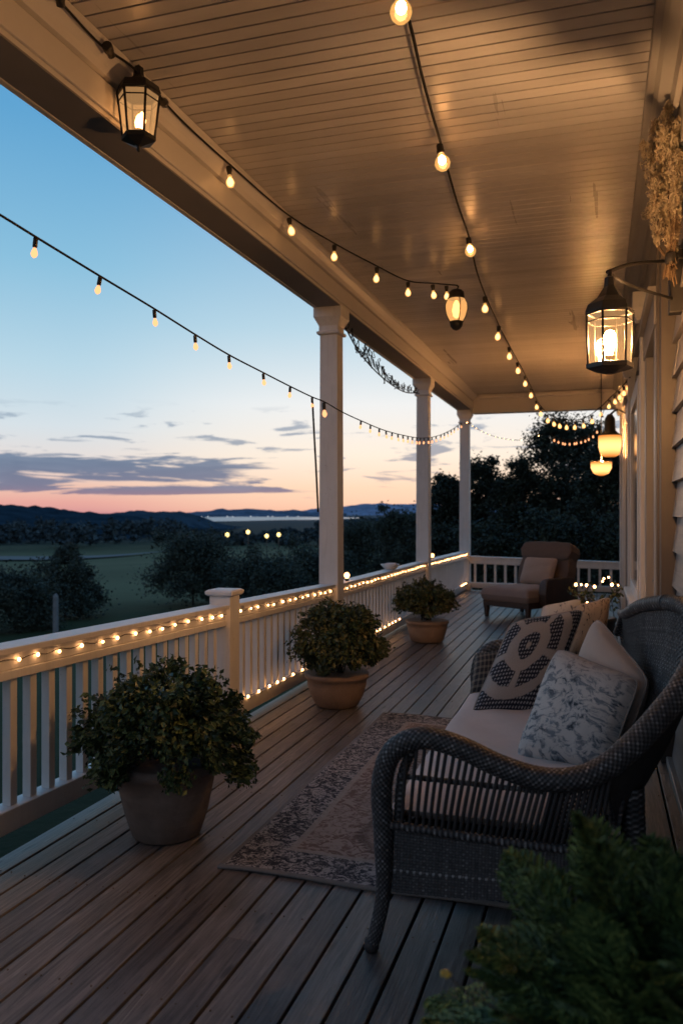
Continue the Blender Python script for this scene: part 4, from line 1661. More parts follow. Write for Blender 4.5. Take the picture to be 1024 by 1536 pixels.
woven('backrest', backS, 190, 54, 0.0035, 0.0085, 0.0085, gain=1.9)


# solid woven skin behind so the weave does not look through everywhere
sk = MB().grid(lambda a, b: Vector(backS(a, b)) + Vector((0.022, 0.006, -0.004)), 60, 10)
build('back_lining', sk, M['wicker_rod'], sofa)
# skirt under the near arm and along the front
zs0, zs1 = 0.26, 0.475
pA, pB = P(592, 1240, Y=2.70), P(905, 1282, Y=2.72)
pC, pD = P(588, 1338, Y=2.70), P(905, 1352, Y=2.72)


def skirtS(a, b):
    lo = np.array(pC.lerp(pD, a)) + np.array([0, 0, -0.012 * math.sin(PI * a)])
    hi = np.array(pA.lerp(pB, a))
    return lo + (hi - lo) * b


woven('side_skirt', skirtS, 62, 22, 0.003, 0.0105, 0.012, band=lambda b, t_: 1.7 if 0.30 < b < 0.36 else t_ * 0.8)
FX = pC.x + 0.035
woven('front_skirt', lambda a, b: np.array((FX - 0.02, 2.72 + (SY1 - 2.74) * a, 0.25 + 0.20 * b)), 60, 10, 0.003, 0.019, 0.019)
build('seat_deck', MB().box(FX, 0.10, 2.735, SY1 - 0.03, 0.30, 0.405), M['wicker_rod'], sofa, 0.01)
wtube('lower_rail', [pA + Vector((-0.02, -0.004, 0.006)), pA.lerp(pB, 0.5) + Vector((0, -0.004, 0)), pB + Vector((0, -0.004, 0.004))], 0.015, 14, amp=0.1)
mR0, mR1 = P(596, 1163, Y=2.705), P(815, 1188, Y=2.705)
wtube('arm_rail', [mR0, mR0.lerp(mR1, 0.5), mR1], 0.009, 10, amp=0.1)
wtube('arm_prop', [P(597, 1262, Y=2.72), P(598, 1215, Y=2.725), P(604, 1160, Y=2.725), P(618, 1124, Y=2.715)], 0.017, 12, amp=0.1)
wtube('rear_leg', [P(952, 1310, Y=2.86) * 1.0, P(950, 1240, Y=2.86), P(948, 1180, Y=2.86)], 0.036, 20)
rl = P(952, 1310, Y=2.86)
build('rear_foot', MB().lathe((rl.x, rl.y, 0.0), [(0.03, 0.001), (0.036, 0.02), (0.036, rl.z + 0.01)], 16), M['wicker_rod'], sofa)
for yy, xx in ((SY1, 0.06), (SY1 + 0.02, -0.7)):
    pass
# rods between the arm and the lower rail
armsel = armc[int(np.argmin(np.abs(armc[:, 2] - 0.72) + (armc[:, 0] > -0.6) * 9)):i0]
axs = armc[:, 0]
nrod = 33
for k in range(nrod):
    f = k / (nrod - 1)
    bq = pA.lerp(pB, 0.035 + 0.93 * f ** 0.92)
    # matching point on the arm: leans more toward the rear
    ut = 612 + (905 - 612) * f ** 0.86 + 14 * f * f
    best = None
    for q in armc[(armc[:, 2] > 0.55)]:
        cq = Vector(q) - Vector((0, 0, EYE))
        if cq.dot(FWD) < 0.5:
            continue
        uu = 512 + FPX * cq.dot(RGT) / cq.dot(FWD)
        if best is None or abs(uu - ut) < best[0]:
            best = (abs(uu - ut), Vector(q))
    tq = best[1]
    rr = 0.0062 + 0.003 * max(0, f - 0.6)
    mid = bq.lerp(tq, 0.5) + Vector((0, -0.012, 0))
    build('spindle', MB().tube(curve([bq, mid, tq], 0.03), rr, 8), M['wicker_rod'], sofa)
# closed woven corner behind the rods, toward the rear
pE, pF = P(845, 1180, Y=2.735), P(915, 1160, Y=2.76)


def cornerS(a, b):
    lo = np.array(P(800, 1275, Y=2.735).lerp(P(925, 1285, Y=2.79), a))
    hi = np.array(P(830, 1180, Y=2.735).lerp(P(945, 1130, Y=2.80), a))
    return lo + (hi - lo) * b


woven('corner_panel', cornerS, 14, 16, 0.003, 0.010, 0.014)


# ------------------------------------------------------------------ cushion and pillows
def soft_box(name, x0, x1, y0, y1, z0, z1, mat, r=0.05, parent=None, puff=0.02):
    """cushion with rounded edges and a slightly domed top"""
    mb = MB()
    nu, nv = 26, 40

    def f(a, b, top):
        sx_, sy_ = a * 2 - 1, b * 2 - 1
        ex = math.copysign(abs(sx_) ** 0.8, sx_)
        ey = math.copysign(abs(sy_) ** 0.8, sy_)
        edge_ = max(abs(sx_), abs(sy_))
        k = math.sqrt(max(0, 1 - edge_ ** 9))
        px = (x0 + x1) / 2 + (x1 - x0) / 2 * ex * (1 + 0.015 * (1 - k))
        py = (y0 + y1) / 2 + (y1 - y0) / 2 * ey
        zm = (z0 + z1) / 2
        hh = (z1 - z0) / 2
        z = zm + (hh * k + puff * (1 - sx_ * sx_) * (1 - sy_ * sy_)) * (1 if top else -1)
        z += 0.004 * math.sin(px * 23 + py * 11) * k if top else 0
        return (px, py, z)
    mb.grid(lambda a, b: f(a, b, True), nu, nv)
    mb.grid(lambda a, b: f(a, b, False), nu, nv, flip=True)
    o = build(name, mb, mat, parent)
    return o


cu = soft_box('seat_cushion', FX - 0.055, 0.06, SY0 + 0.05, SY1 - 0.06, 0.405, 0.525, M['cushion'], puff=0.012)
tag(cu, 'long beige seat cushion on the wicker sofa', 'cushion')


def pillow(name, label, c, thick, mat, group=None, pinch=0.07, piping=None, n=28, backoff=True):
    """pillow between four corners: lower left, lower right, upper right, upper left"""
    c = [np.array(q, float) for q in c]
    nrm = np.cross(c[1] - c[0], c[3] - c[0])
    nrm /= np.linalg.norm(nrm)
    mb = MB()

    def base(a, b):
        # sides pulled in between the corners
        aa = a * 2 - 1
        bb = b * 2 - 1
        a2 = 0.5 + 0.5 * aa * (1 - pinch * (1 - bb * bb))
        b2 = 0.5 + 0.5 * bb * (1 - pinch * (1 - aa * aa))
        sh = 1 - 0.10 * (aa * bb) ** 4
        a2 = 0.5 + (a2 - 0.5) * sh
        b2 = 0.5 + (b2 - 0.5) * sh
        return c[0] * (1 - a2) * (1 - b2) + c[1] * a2 * (1 - b2) + c[2] * a2 * b2 + c[3] * (1 - a2) * b2

    def f(a, b, s):
        aa, bb = abs(a * 2 - 1), abs(b * 2 - 1)
        k = ((1 - aa ** 2.6) * (1 - bb ** 2.6)) ** 0.48
        wr = 0.05 * math.sin(a * 17 + b * 9) * (1 - k) + 0.035 * math.sin(b * 13 - a * 5)
        return base(a, b) + nrm * (thick / 2 * k * (1 + wr) * s)
    mb.grid(lambda a, b: f(a, b, 1), n, n)
    mb.grid(lambda a, b: f(a, b, -1), n, n, flip=True)
    o = build(name, mb, mat)
    tag(o, label, 'pillow', group)
    if piping:
        loop = [base(k / 14, 0) for k in range(14)] + [base(1, k / 14) for k in range(14)] + [base(1 - k / 14, 1) for k in range(14)] + [base(0, 1 - k / 14) for k in range(15)]
        build('piping', MB().tube(loop, 0.0045, 6), piping, o)
    return o


SG = 'throw pillows on the wicker sofa'
pillow('throw_pillow', 'front pillow with a blue grey floral print, leaning into the near corner',
       [P(766, 1146, Y=3.34), P(914, 1158, Y=3.18), P(964, 1018, Y=3.32), P(834, 966, Y=3.56)], 0.2, M['toile'], SG, piping=M['piping'])
pillow('throw_pillow', 'plain beige pillow behind the blue floral one',
       [P(838, 1105, Y=3.62), P(940, 1120, Y=3.40), P(975, 1020, Y=3.38), P(893, 918, Y=3.78)], 0.2, M['beige'], SG, pinch=0.04, piping=M['piping'])
pillow('throw_pillow', 'large pillow with a navy knitted medallion pattern',
       [P(700, 1076, Y=3.99), P(818, 1082, Y=4.12), P(880, 908, Y=4.50), P(765, 930, Y=4.30)], 0.17, M['medallion'], SG, piping=M['piping'])
pillow('throw_pillow', 'tan printed pillow standing near the far end of the sofa',
       [P(850, 985, Y=4.62), P(905, 985, Y=4.68), P(916, 893, Y=4.85), P(862, 908, Y=4.8)], 0.13, M['tan_script'], SG, piping=M['piping'])
pillow('throw_pillow', 'pale grey pillow peeping out behind the medallion pillow',
       [P(800, 990, Y=4.7), P(872, 985, Y=4.72), P(872, 896, Y=4.9), P(812, 908, Y=4.9)], 0.13, M['grey_script'], SG, piping=M['piping'])
pillow('throw_pillow', 'small dark plaid pillow at the front edge of the sofa behind the medallion pillow',
       [P(702, 1045, Y=4.42), P(752, 1048, Y=4.48), P(752, 972, Y=4.6), P(712, 980, Y=4.55)], 0.12, M['plaid'], SG)

# ------------------------------------------------------------------ far armchair
ac = P(795, 905, Y=12.1)
ch = thing('armchair', 'low brown upholstered armchair at the far end of the porch', 'armchair', (ac.x, ac.y, 0), R(-32))


def local_soft(name, x0, x1, y0, y1, z0, z1, mat, puff=0.02, rot=None, at=(0, 0, 0)):
    o = soft_box(name, x0, x1, y0, y1, z0, z1, mat, parent=None, puff=puff)
    o.parent = ch
    o.location = at
    if rot:
        o.rotation_euler = rot
    return o


# the chair looks along its own -y
local_soft('seat', -0.42, 0.42, -0.62, 0.30, 0.22, 0.43, M['chair_seat'])
build('seat_frame', MB().box(-0.40, 0.40, -0.58, 0.32, 0.16, 0.25), M['chair_wood'], ch, 0.01, local=True)
local_soft('backrest', -0.43, 0.43, -0.10, 0.10, -0.06, 0.62, M['chair_cloth'], rot=(R(-20), 0, 0), at=(0, 0.30, 0.36))
local_soft('head_roll', -0.44, 0.44, -0.13, 0.11, 0.44, 0.70, M['chair_cloth'], rot=(R(-20), 0, 0), at=(0, 0.29, 0.36))
for sx_ in (-1, 1):
    if sx_ > 0:
        local_soft('arm', sx_ * 0.49 - 0.06, sx_ * 0.49 + 0.06, -0.40, 0.36, 0.16, 0.56, M['chair_wood'])
    for yy in (-0.54, 0.28):
        build('leg', MB().square_loft(sx_ * 0.36, yy, [(0.022, 0.0), (0.034, 0.165)]), M['chair_wood'], ch, 0.003, local=True)
mtx = Matrix.Translation((ac.x, ac.y, 0)) @ Matrix.Rotation(R(-32), 4, 'Z')
pl = [mtx @ Vector(q) for q in ((-0.30, 0.10, 0.44), (0.30, 0.10, 0.44), (0.30, 0.28, 0.84), (-0.30, 0.28, 0.84))]
pillow('chair_pillow', 'pale square pillow propped on the brown armchair', pl, 0.15, M['chair_pillow'])

# small box on the rail
zr = (z_c + z_d) / 2 + 0.02
bx = P(585, 848, x=RX)
bz = None
p0, p1, zt0, zt1 = rail_lines[2][:4]
s_ = (bx.y - p0.y) / (p1.y - p0.y)
zr = zt0 + (zt1 - zt0) * s_
sb = thing('small_dish', 'small pale dish left on top of the railing between two columns', 'dish', (RX, bx.y, zr + 0.001))
build('bowl', MB().lathe((RX, bx.y, zr + 0.001), [(0.06, 0), (0.085, 0.02), (0.12, 0.065), (0.11, 0.066), (0.07, 0.025)], 20), M['white'], sb)
build('folded_cloth', MB().quad_box((RX, bx.y + 0.02, zr + 0.062), (0.13, 0.16, 0.03)), M['cushion'], sb, 0.012)

# ------------------------------------------------------------------ lamps and strings
BULBS = {}


def bulb_meshes(kind):
    if kind in BULBS:
        return BULBS[kind]
    if kind == 'big':
        core = MB().lathe((0, 0, 0), [(0.006, -0.012), (0.02, -0.026), (0.024, -0.045), (0.018, -0.062), (0.004, -0.070)], 12)
        glass = MB().lathe((0, 0, 0), [(0.016, 0.0), (0.026, -0.018), (0.042, -0.04), (0.047, -0.062), (0.04, -0.085), (0.022, -0.103), (0.004, -0.109)], 18)
        sock = MB().lathe((0, 0, 0), [(0.016, 0.055), (0.021, 0.05), (0.022, 0.02), (0.025, 0.005), (0.02, -0.003)], 14)
    elif kind == 'small':
        core = MB().lathe((0, 0, 0), [(0.007, -0.018), (0.018, -0.034), (0.021, -0.05), (0.015, -0.066), (0.003, -0.073)], 12)
        glass = MB().lathe((0, 0, 0), [(0.011, 0.0), (0.014, -0.02), (0.026, -0.04), (0.028, -0.055), (0.02, -0.074), (0.004, -0.081)], 14)
        sock = MB().lathe((0, 0, 0), [(0.017, 0.048), (0.019, 0.042), (0.017, 0.02), (0.014, 0.012), (0.014, -0.003)], 12)
    elif kind == 'drop':
        core = MB().lathe((0, 0, 0), [(0.007, -0.006), (0.013, -0.02), (0.017, -0.035), (0.012, -0.048), (0.003, -0.055)], 12)
        glass = None
        sock = MB().lathe((0, 0, 0), [(0.010, 0.045), (0.012, 0.04), (0.012, 0.0), (0.008, -0.004)], 12)
    else:
        core = MB().lathe((0, 0, 0), [(0.003, 0.010), (0.0075, 0.007), (0.0095, 0), (0.0075, -0.007), (0.003, -0.010)], 10)
        glass = sock = None
    out = []
    for nm, mb, mt in (('core', core, {'fairy': 'rail_glow', 'drop': 'dusk_bulb', 'big': 'globe_core'}.get(kind, 'bulb_glow')), ('glass', glass, 'globe_glass'), ('sock', sock, 'socket')):
        if mb is None:
            out.append(None)
            continue
        o = build('tmp', mb, M[mt])
        me = o.data
        bpy.data.objects.remove(o)
        out.append(me)
    BULBS[kind] = out
    return out


def hang_bulb(root, pos, kind, scale=1.0, drop=0.0, tilt=(0, 0), dead=False):
    core, glass, sock = bulb_meshes(kind)
    base = WL[root.name]
    b = bpy.data.objects.new('light_bulb', core)
    COL.objects.link(b)
    b.parent = root
    b.location = Vector(pos) - base - Vector((0, 0, drop + (0.05 * scale if kind != 'fairy' else 0)))
    b.scale = (scale,) * 3
    b.rotation_euler = (tilt[0] + random.gauss(0, .09), tilt[1] + random.gauss(0, .09), random.uniform(0, 6)) if kind != 'fairy' else (0, 0, 0)
    for me, nm in ((glass, 'glass'), (sock, 'socket')):
        if me is not None:
            s = bpy.data.objects.new(nm, me)
            COL.objects.link(s)
            s.parent = b
    return b


def strand(name, label, cat, path, rad, mat='cable', group=None):
    t = thing(name, label, cat, tuple(path[0]), 0, group)
    build('cable', MB().tube(path, rad, 6), M[mat], t)
    return t


SGp = 'strings of warm bulbs around the porch'
ZS = 3.70


def under(u, v, sag=0.0):
    return P(u, v, z=ZS - sag)


# string along the beam that ends at the little hanging lantern
pA_ = curve([under(30, -60), under(90, 2), under(150, 66), under(205, 106), under(270, 178), under(345, 247), under(432, 322), under(503, 366, .02), under(563, 398, .03), under(611, 421, .03), under(650, 425, .02), under(684, 428, 0)], 0.04)
tA = strand('string_light', 'bulb string running under the ceiling edge to the small hanging lantern', 'string light', pA_, 0.006, group=SGp)


def near_path(path, u):
    best = None
    for q in path:
        c = Vector(q) - Vector((0, 0, EYE))
        if c.dot(FWD) < 0.3:
            continue
        uu = 512 + FPX * c.dot(RGT) / c.dot(FWD)
        if best is None or abs(uu - u) < best[0]:
            best = (abs(uu - u), Vector(q))
    return best[1]


for u in (345, 434, 503, 564, 611, 648, 671):
    hang_bulb(tA, near_path(pA_, u), 'small', 1.05, 0.012)
for u, tl in ((94, 0.5), (168, 0.9), (246, -0.7)):
    q = near_path(pA_, u)
    s = bpy.data.objects.new('socket', bulb_meshes('small')[2])
    COL.objects.link(s)
    s.parent = tA
    s.location = q - WL[tA.name] - Vector((0, 0, 0.012))
    s.rotation_euler = (tl * 1.4, tl, 0)
    s.scale = (1.35,) * 3

# long string down the middle of the ceiling, then round the far end to the wall
pB_ = curve([under(560, -120, -.02), under(610, 20, .0), under(634, 120), under(660, 214, .02), under(684, 300), under(703, 356, .02), (P(714, 405, Y=7.3)), P(727, 442, Y=8.2), P(741, 473, Y=9.1), P(752, 497, Y=10.0),
             P(768, 527, Y=11.2), P(784, 556, Y=12.4), P(798, 585, Y=13.5), P(808, 606, Y=14.2), P(824, 622, Y=14.7), P(848, 630, Y=15.0), P(876, 627, Y=15.0), P(898, 612, Y=14.6),
             P(915, 596, Y=13.4), P(932, 580, Y=11.5), P(944, 566, Y=10.2)], 0.05)
tB = strand('string_light', 'long bulb string down the middle of the ceiling and round the far end', 'string light', pB_, 0.008, group=SGp)
for u, k, sc in ((594, 'big', 1.0), (661, 'big', 1.0), (703, 'big', 0.95), (727, 'small', 1.3), (747, 'small', 1.3), (763, 'small', 1.3), (776, 'small', 1.3), (787, 'small', 1.25), (796, 'small', 1.25),
                 (804, 'small', 1.2), (811, 'small', 1.2), (820, 'small', 1.2), (829, 'small', 1.2), (838, 'small', 1.2), (848, 'small', 1.2), (862, 'small', 1.2), (876, 'small', 1.2), (888, 'small', 1.2), (901, 'small', 1.2), (913, 'small', 1.1), (921, 'small', 1.1), (928, 'small', 1.0), (935, 'small', 1.0), (941, 'small', 0.9)):
    q = near_path(pB_, u)
    if u == 594:
        q = P(602, -22, z=ZS)
    hang_bulb(tB, q, k, sc, 0.0 if k == 'big' else 0.02)
# second small loop under it
pE_ = curve([P(823, 648, Y=15.2), P(832, 655, Y=15.2), P(848, 660, Y=15.2), P(868, 658, Y=15.2), P(884, 652, Y=15.1), P(896, 640, Y=14.8), P(905, 615, Y=14.0)], 0.04)
tE = strand('string_light', 'short lower loop of bulbs hung below the far end string', 'string light', pE_, 0.006, group=SGp)
for u in np.linspace(830, 895, 12):
    hang_bulb(tE, near_path(pE_, u), 'drop', 0.95, 0.0)

# string outside along the columns
SXc = -2.20
pC_ = curve([P(-260, 170, x=SXc), P(-120, 250, x=SXc), P(0, 322, x=SXc), P(55, 356, x=SXc), P(150, 414, x=SXc), P(228, 461, x=SXc), P(290, 500, x=SXc), P(343, 532, x=SXc), P(393, 558, x=SXc), P(432, 578, x=SXc),
             P(467, 595, x=SXc), P(487, 603, x=SXc), P(513, 618, x=SXc), P(541, 631, x=SXc), P(575, 645, x=SXc), P(605, 653, x=SXc), P(632, 657, x=SXc), P(655, 654, x=SXc), P(676, 645, x=SXc), P(692, 634, x=SXc)], 0.05)
tC = strand('string_light', 'bulb string sagging along the columns against the open sky', 'string light', pC_, 0.0052, group=SGp)
for u in [56, 151, 229, 292, 344, 394, 433, 467, 487, 541, 556, 568, 579, 588, 597, 605, 612, 618, 624, 630, 636, 642, 648, 654, 660, 666, 671, 676, 681, 686, 691]:
    hang_bulb(tC, near_path(pC_, u), 'drop', 0.85 if u < 480 else (1.25 if u == 487 else 0.8))
# loose cable hanging from it
q = near_path(pC_, 467)
lc = curve([q, P(471, 650, Y=q.y), P(474, 705, Y=q.y + .05), P(477, 768, Y=q.y + .1)], 0.05)
tag(build('hanging_cable', MB().tube(lc, 0.008, 6), M['cable']), 'loose dark cable hanging down beside the nearest column', 'cable')
# faint string from the corner column to the tree side
pF_ = curve([P(700, 634, Y=15.3), P(724, 648, Y=15.4), P(750, 657, Y=15.4), P(780, 660, Y=15.4), P(806, 654, Y=15.4), P(823, 648, Y=15.2)], 0.04)
tF = strand('fairy_light_wire', 'thin wire of tiny lights from the corner column across the far opening', 'string light', pF_, 0.005, group=SGp)
for u in list(range(700, 775, 7)) + [780, 806]:
    hang_bulb(tF, near_path(pF_, u), 'fairy', 0.9 if u < 705 or u > 775 else 0.6)

# fairy lights on the rails
fx = RX + 0.0425 + 0.014
for ri, lab in ((0, 'warm fairy lights along the nearest railing section'), (1, 'warm fairy lights between the newel post and the nearest column'),
                (2, 'warm fairy lights on the rail between nearest and middle columns'), (3, 'warm fairy lights on the rail between middle and corner columns')):
    p0, p1, zt0, zt1, zb0, zb1 = rail_lines[ri]
    pts = []
    L = p1.y - p0.y
    n = int(L / 0.15)
    bl = []
    for k in range(n * 4 + 1):
        s = k / (n * 4)
        pts.append(Vector((fx - 0.006 + 0.002 * math.sin(k), p0.y + L * s, zt0 + (zt1 - zt0) * s - 0.058 + 0.006 * math.sin(k * 1.3))))
    tt = strand('rail_light_string', lab, 'string light', np.array([tuple(q) for q in pts]), 0.0018, group='fairy light strings along the railings')
    for k in range(n):
        if ri == 0 and (p0.y + L * (k + 0.5) / n) < 2.0:
            continue
        s = (k + 0.5 + random.uniform(-.14, .14)) / n
        hang_bulb(tt, Vector((fx, p0.y + L * s, zt0 + (zt1 - zt0) * s - 0.06 + random.uniform(-.006, .006))), 'fairy', random.uniform(0.68, 0.95))
for ri, s0, s1, n, lab in ((1, 0.04, 0.72, 8, 'fairy lights resting on the bottom rail beyond the newel post'), (2, 0.30, 0.62, 7, 'fairy lights on the bottom rail between two pots'),
                           (3, 0.80, 0.98, 5, 'fairy lights on the bottom rail at the far corner')):
    p0, p1, zt0, zt1, zb0, zb1 = rail_lines[ri]
    L = p1.y - p0.y
    pts = [Vector((RX + 0.055, p0.y + L * s, zb0 + (zb1 - zb0) * s + 0.112)) for s in np.linspace(s0, s1, 14)]
    tt = strand('rail_light_string', lab, 'string light', np.array([tuple(q) for q in pts]), 0.0018, group='fairy light strings along the railings')
    for k in range(n):
        s = s0 + (s1 - s0) * (k + 0.5 + random.uniform(-.2, .2)) / n
        hang_bulb(tt, Vector((RX + 0.058, p0.y + L * s, zb0 + (zb1 - zb0) * s + 0.112)), 'fairy', 1.0)
# one bulb on the rail beside the nearest column and the two by the corner
for u, v, xx, lab in ((520, 858, RX + 0.02, 'single bright bulb on the rail beside the nearest column'), (648, 831, RX + 0.02, 'single bright bulb on the rail beside the middle column')):
    q = P(u, v, x=xx)
    ii = 2 if u < 600 else 3
    p0, p1, zt0, zt1 = rail_lines[ii][:4]
    s = max(0.0, (q.y - p0.y) / (p1.y - p0.y))
    zr = zt0 + (zt1 - zt0) * s
    tt = thing('rail_bulb', lab, 'bulb', (q.x, q.y, zr + 0.002))
    build('socket', MB().lathe((q.x, q.y, zr + 0.002), [(0.02, 0), (0.022, 0.02), (0.014, 0.024)], 12), M['socket'], tt)
    build('light_bulb', MB().lathe((q.x, q.y, zr + 0.055), [(0.012, -0.031), (0.026, -0.012), (0.03, 0.005), (0.02, 0.026), (0.004, 0.033)], 14), M['bulb_glow'], tt)


# ------------------------------------------------------------------ lanterns
def hexring(c, r, z, n=6, ph=0.0):
    return [Vector((c[0] + r * math.cos(2 * PI * k / n + ph), c[1] + r * math.sin(2 * PI * k / n + ph), z)) for k in range(n)]


def lantern(t, c, r0, r1, zb, zt, n, ph, filament, candle, s=1.0, roof=0.42, light_gaps=()):
    """framed lantern: base, posts, panes, ring, roof; r0 lower radius, r1 upper radius"""
    h = zt - zb
    build('base', MB().lathe((c[0], c[1], zb), [(r0 * 0.2, -0.045 * s), (r0 * 0.95, -0.02 * s), (r0 * 1.1, -0.012 * s), (r0 * 1.1, 0.012 * s), (r0 * 0.9, 0.016 * s)], n, smooth=False, phase=ph), M['black_metal'], t)
    fr = MB()
    a, b = hexring(c, r0, zb, n, ph), hexring(c, r1, zt, n, ph)
    for k in range(n):
        fr.tube([a[k], b[k]], 0.0075 * s, 6)
        fr.tube([b[k], b[(k + 1) % n]], 0.009 * s, 6)
        fr.tube([a[k], a[(k + 1) % n]], 0.008 * s, 6)
        m0, m1 = a[k].lerp(b[k], 0.84), a[(k + 1) % n].lerp(b[(k + 1) % n], 0.84)
        fr.tube([m0, m1], 0.0045 * s, 5)
    build('frame', fr, M['black_metal'], t)
    for k in range(n):
        g = MB()
        q = [a[k].lerp(a[(k + 1) % n], 0.03), a[k].lerp(a[(k + 1) % n], 0.97), b[(k + 1) % n].lerp(b[k], 0.03), b[k].lerp(b[(k + 1) % n], 0.03)]
        ctr = Vector((c[0], c[1], 0))
        q = [p + (Vector((p.x, p.y, 0)) - ctr) * -0.03 for p in q]
        o = len(g.v)
        g.v += [tuple(p) for p in q]
        g.face((0, 1, 2, 3))
        build('glass_pane', g, M['lantern_glass'], t)
    rfm = MB().lathe((c[0], c[1], zt), [(r1 * 1.04, 0.0), (r1 * 1.06, 0.012 * s), (r1 * 0.95, 0.05 * s), (r1 * 0.55, h * roof * 0.6), (r1 * 0.26, h * roof), (r1 * 0.22, h * roof + 0.05 * s), (r1 * 0.1, h * roof + 0.06 * s)], n, smooth=False, phase=ph, cap=False)
    keep = [i for i in range(len(rfm.f)) if not (i % n in light_gaps and i // n in (1, 2))]  # roof facets left out at the unseen back so light reaches the ceiling
    rfm.f, rfm.smooth, rfm.uv = [rfm.f[i] for i in keep], [rfm.smooth[i] for i in keep], [rfm.uv[i] for i in keep]
    build('roof', rfm, M['black_metal'], t)
    cd = build('candle_holder', MB().lathe((c[0], c[1], zb), [(0.022 * s, 0.016 * s), (0.022 * s, h * 0.16), (0.03 * s, h * 0.17), (0.03 * s, h * 0.195)], 14), M['stalk'], t)
    lb = MB()
    for k in range(candle):
        ox = 0.0 if candle == 1 else 0.022 * s * math.cos(k * 2.1)
        oy = 0.0 if candle == 1 else 0.022 * s * math.sin(k * 2.1)
        lb.lathe((c[0] + ox, c[1] + oy, zb + h * 0.2), [(0.012 * s, 0), (0.016 * s, h * 0.06), (0.025 * s, h * 0.17), (0.033 * s, h * 0.28), (0.030 * s, h * 0.38), (0.019 * s, h * 0.45), (0.003 * s, h * 0.48)] if candle == 1 else [(0.008 * s, 0), (0.018 * s, h * 0.08), (0.024 * s, h * 0.2), (0.014 * s, h * 0.34), (0.003 * s, h * 0.40)], 16)
    build('light_bulb', lb, filament, t)
    return zt + h * roof + 0.06 * s


# wall lantern
LY = 3.9
lc_ = P(914, 508, Y=LY)
hh = 556 - 462
zb = P(914, 549, Y=LY).z
zt = P(914, 470, Y=LY).z
wl = thing('wall_lantern', 'black six sided lantern on a bracket arm by the siding, brightly lit', 'lantern', (lc_.x, lc_.y, zb))
ztop_ = lantern(wl, (lc_.x, lc_.y), 0.096, 0.103, zb, zt, 6, R(12), M['filament'], 1, 0.82, 0.5, light_gaps=(0, 1, 2, 5))
arm = MB()
hx = lc_.x
zarm = ztop_ + 0.02
wxm = WX - 0.012
arm.tube([(hx, lc_.y, ztop_ - 0.02), (hx, lc_.y, zarm)], 0.011, 8)
arm.tube(curve([(hx - 0.01, lc_.y, zarm), (hx + 0.11, lc_.y + 0.36, zarm + 0.13), (wxm, 4.75, zarm + 0.27)], 0.05), 0.009, 8)
arm.tube(curve([(hx, lc_.y, zarm - 0.01), (hx + 0.11, lc_.y + 0.36, zarm + 0.02), (wxm, 4.75, zarm + 0.06)], 0.05), 0.008, 8)
build('bracket_arm', arm, M['black_metal'], wl)
build('wall_plate', MB().box(wxm - 0.03, WX + 0.05, 4.71, 4.79, zarm - 0.02, zarm + 0.34), M['black_metal'], wl, 0.008)

# hanging lantern at the left
hq = near_path(pA_, 205)
zt2 = P(205, 142, d=(hq - Vector((0, 0, EYE))).dot(FWD)).z
zb2 = P(205, 208, d=(hq - Vector((0, 0, EYE))).dot(FWD)).z
hl = thing('hanging_lantern', 'black tapered lantern with two lit bulbs hung from the bulb string', 'lantern', (hq.x, hq.y, zb2))
zz_ = lantern(hl, (hq.x, hq.y), 0.078, 0.105, zb2, zt2, 6, R(20), M['filament_soft'], 2, 0.85, 0.42)
build('hanger', MB().tube([(hq.x, hq.y, zz_ - 0.01), (hq.x, hq.y, max(zz_ + 0.005, hq.z))], 0.006, 6), M['black_metal'], hl)
fin = MB().lathe((hq.x, hq.y, zb2 - 0.037), [(0.004, -0.03), (0.012, -0.02), (0.008, -0.008), (0.02, 0.0)], 10)
build('finial', fin, M['black_metal'], hl)

# small oval lantern at the end of the string
dq = 7.85
top = P(684, 428, d=dq)
zc_ = P(684, 465, d=dq).z
sl = thing('hanging_lantern', 'small oval glass lantern with dark cap at the end of the ceiling string', 'lantern', (top.x, top.y, zc_))
cx_, cy_ = top.x, top.y
zcap = P(684, 447, d=dq).z
zbot = P(684, 494, d=dq).z
build('cap', MB().lathe((cx_, cy_, zcap), [(0.075, -0.012), (0.08, 0.0), (0.072, 0.055), (0.05, 0.075), (0.03, 0.08)], 16), M['black_metal'], sl)
build('hanger', MB().tube(curve([(cx_, cy_, zcap + 0.07), (cx_ + 0.02, cy_, zcap + 0.11), (cx_ + 0.0, cy_, top.z)], 0.02), 0.008, 6), M['black_metal'], sl)
hgl = zcap - zbot
build('glass_globe', MB().lathe((cx_, cy_, zbot), [(0.045, 0.06), (0.085, hgl * 0.42), (0.104, hgl * 0.66), (0.10, hgl * 0.82), (0.078, hgl - 0.01)], 20), M['amber'], sl)
build('base', MB().lathe((cx_, cy_, zbot), [(0.008, -0.012), (0.035, 0.0), (0.058, 0.03), (0.066, 0.075), (0.05, 0.08)], 16), M['black_metal'], sl)
rb = MB()
for k in range(4):
    a = k * PI / 2 + 0.5
    rb.tube(curve([(cx_ + r * math.cos(a), cy_ + r * math.sin(a), zbot + z) for r, z in ((0.064, 0.07), (0.094, hgl * 0.42), (0.111, hgl * 0.66), (0.106, hgl * 0.82), (0.082, hgl))], 0.02), 0.005, 5)
build('cage', rb, M['black_metal'], sl)
build('light_bulb', MB().lathe((cx_, cy_, zbot), [(0.012, hgl * 0.92), (0.03, hgl * 0.8), (0.042, hgl * 0.6), (0.03, hgl * 0.42), (0.008, hgl * 0.36)], 14), emit('oval_lantern_core_glow', (1.0, 0.48, 0.18), 7), sl)

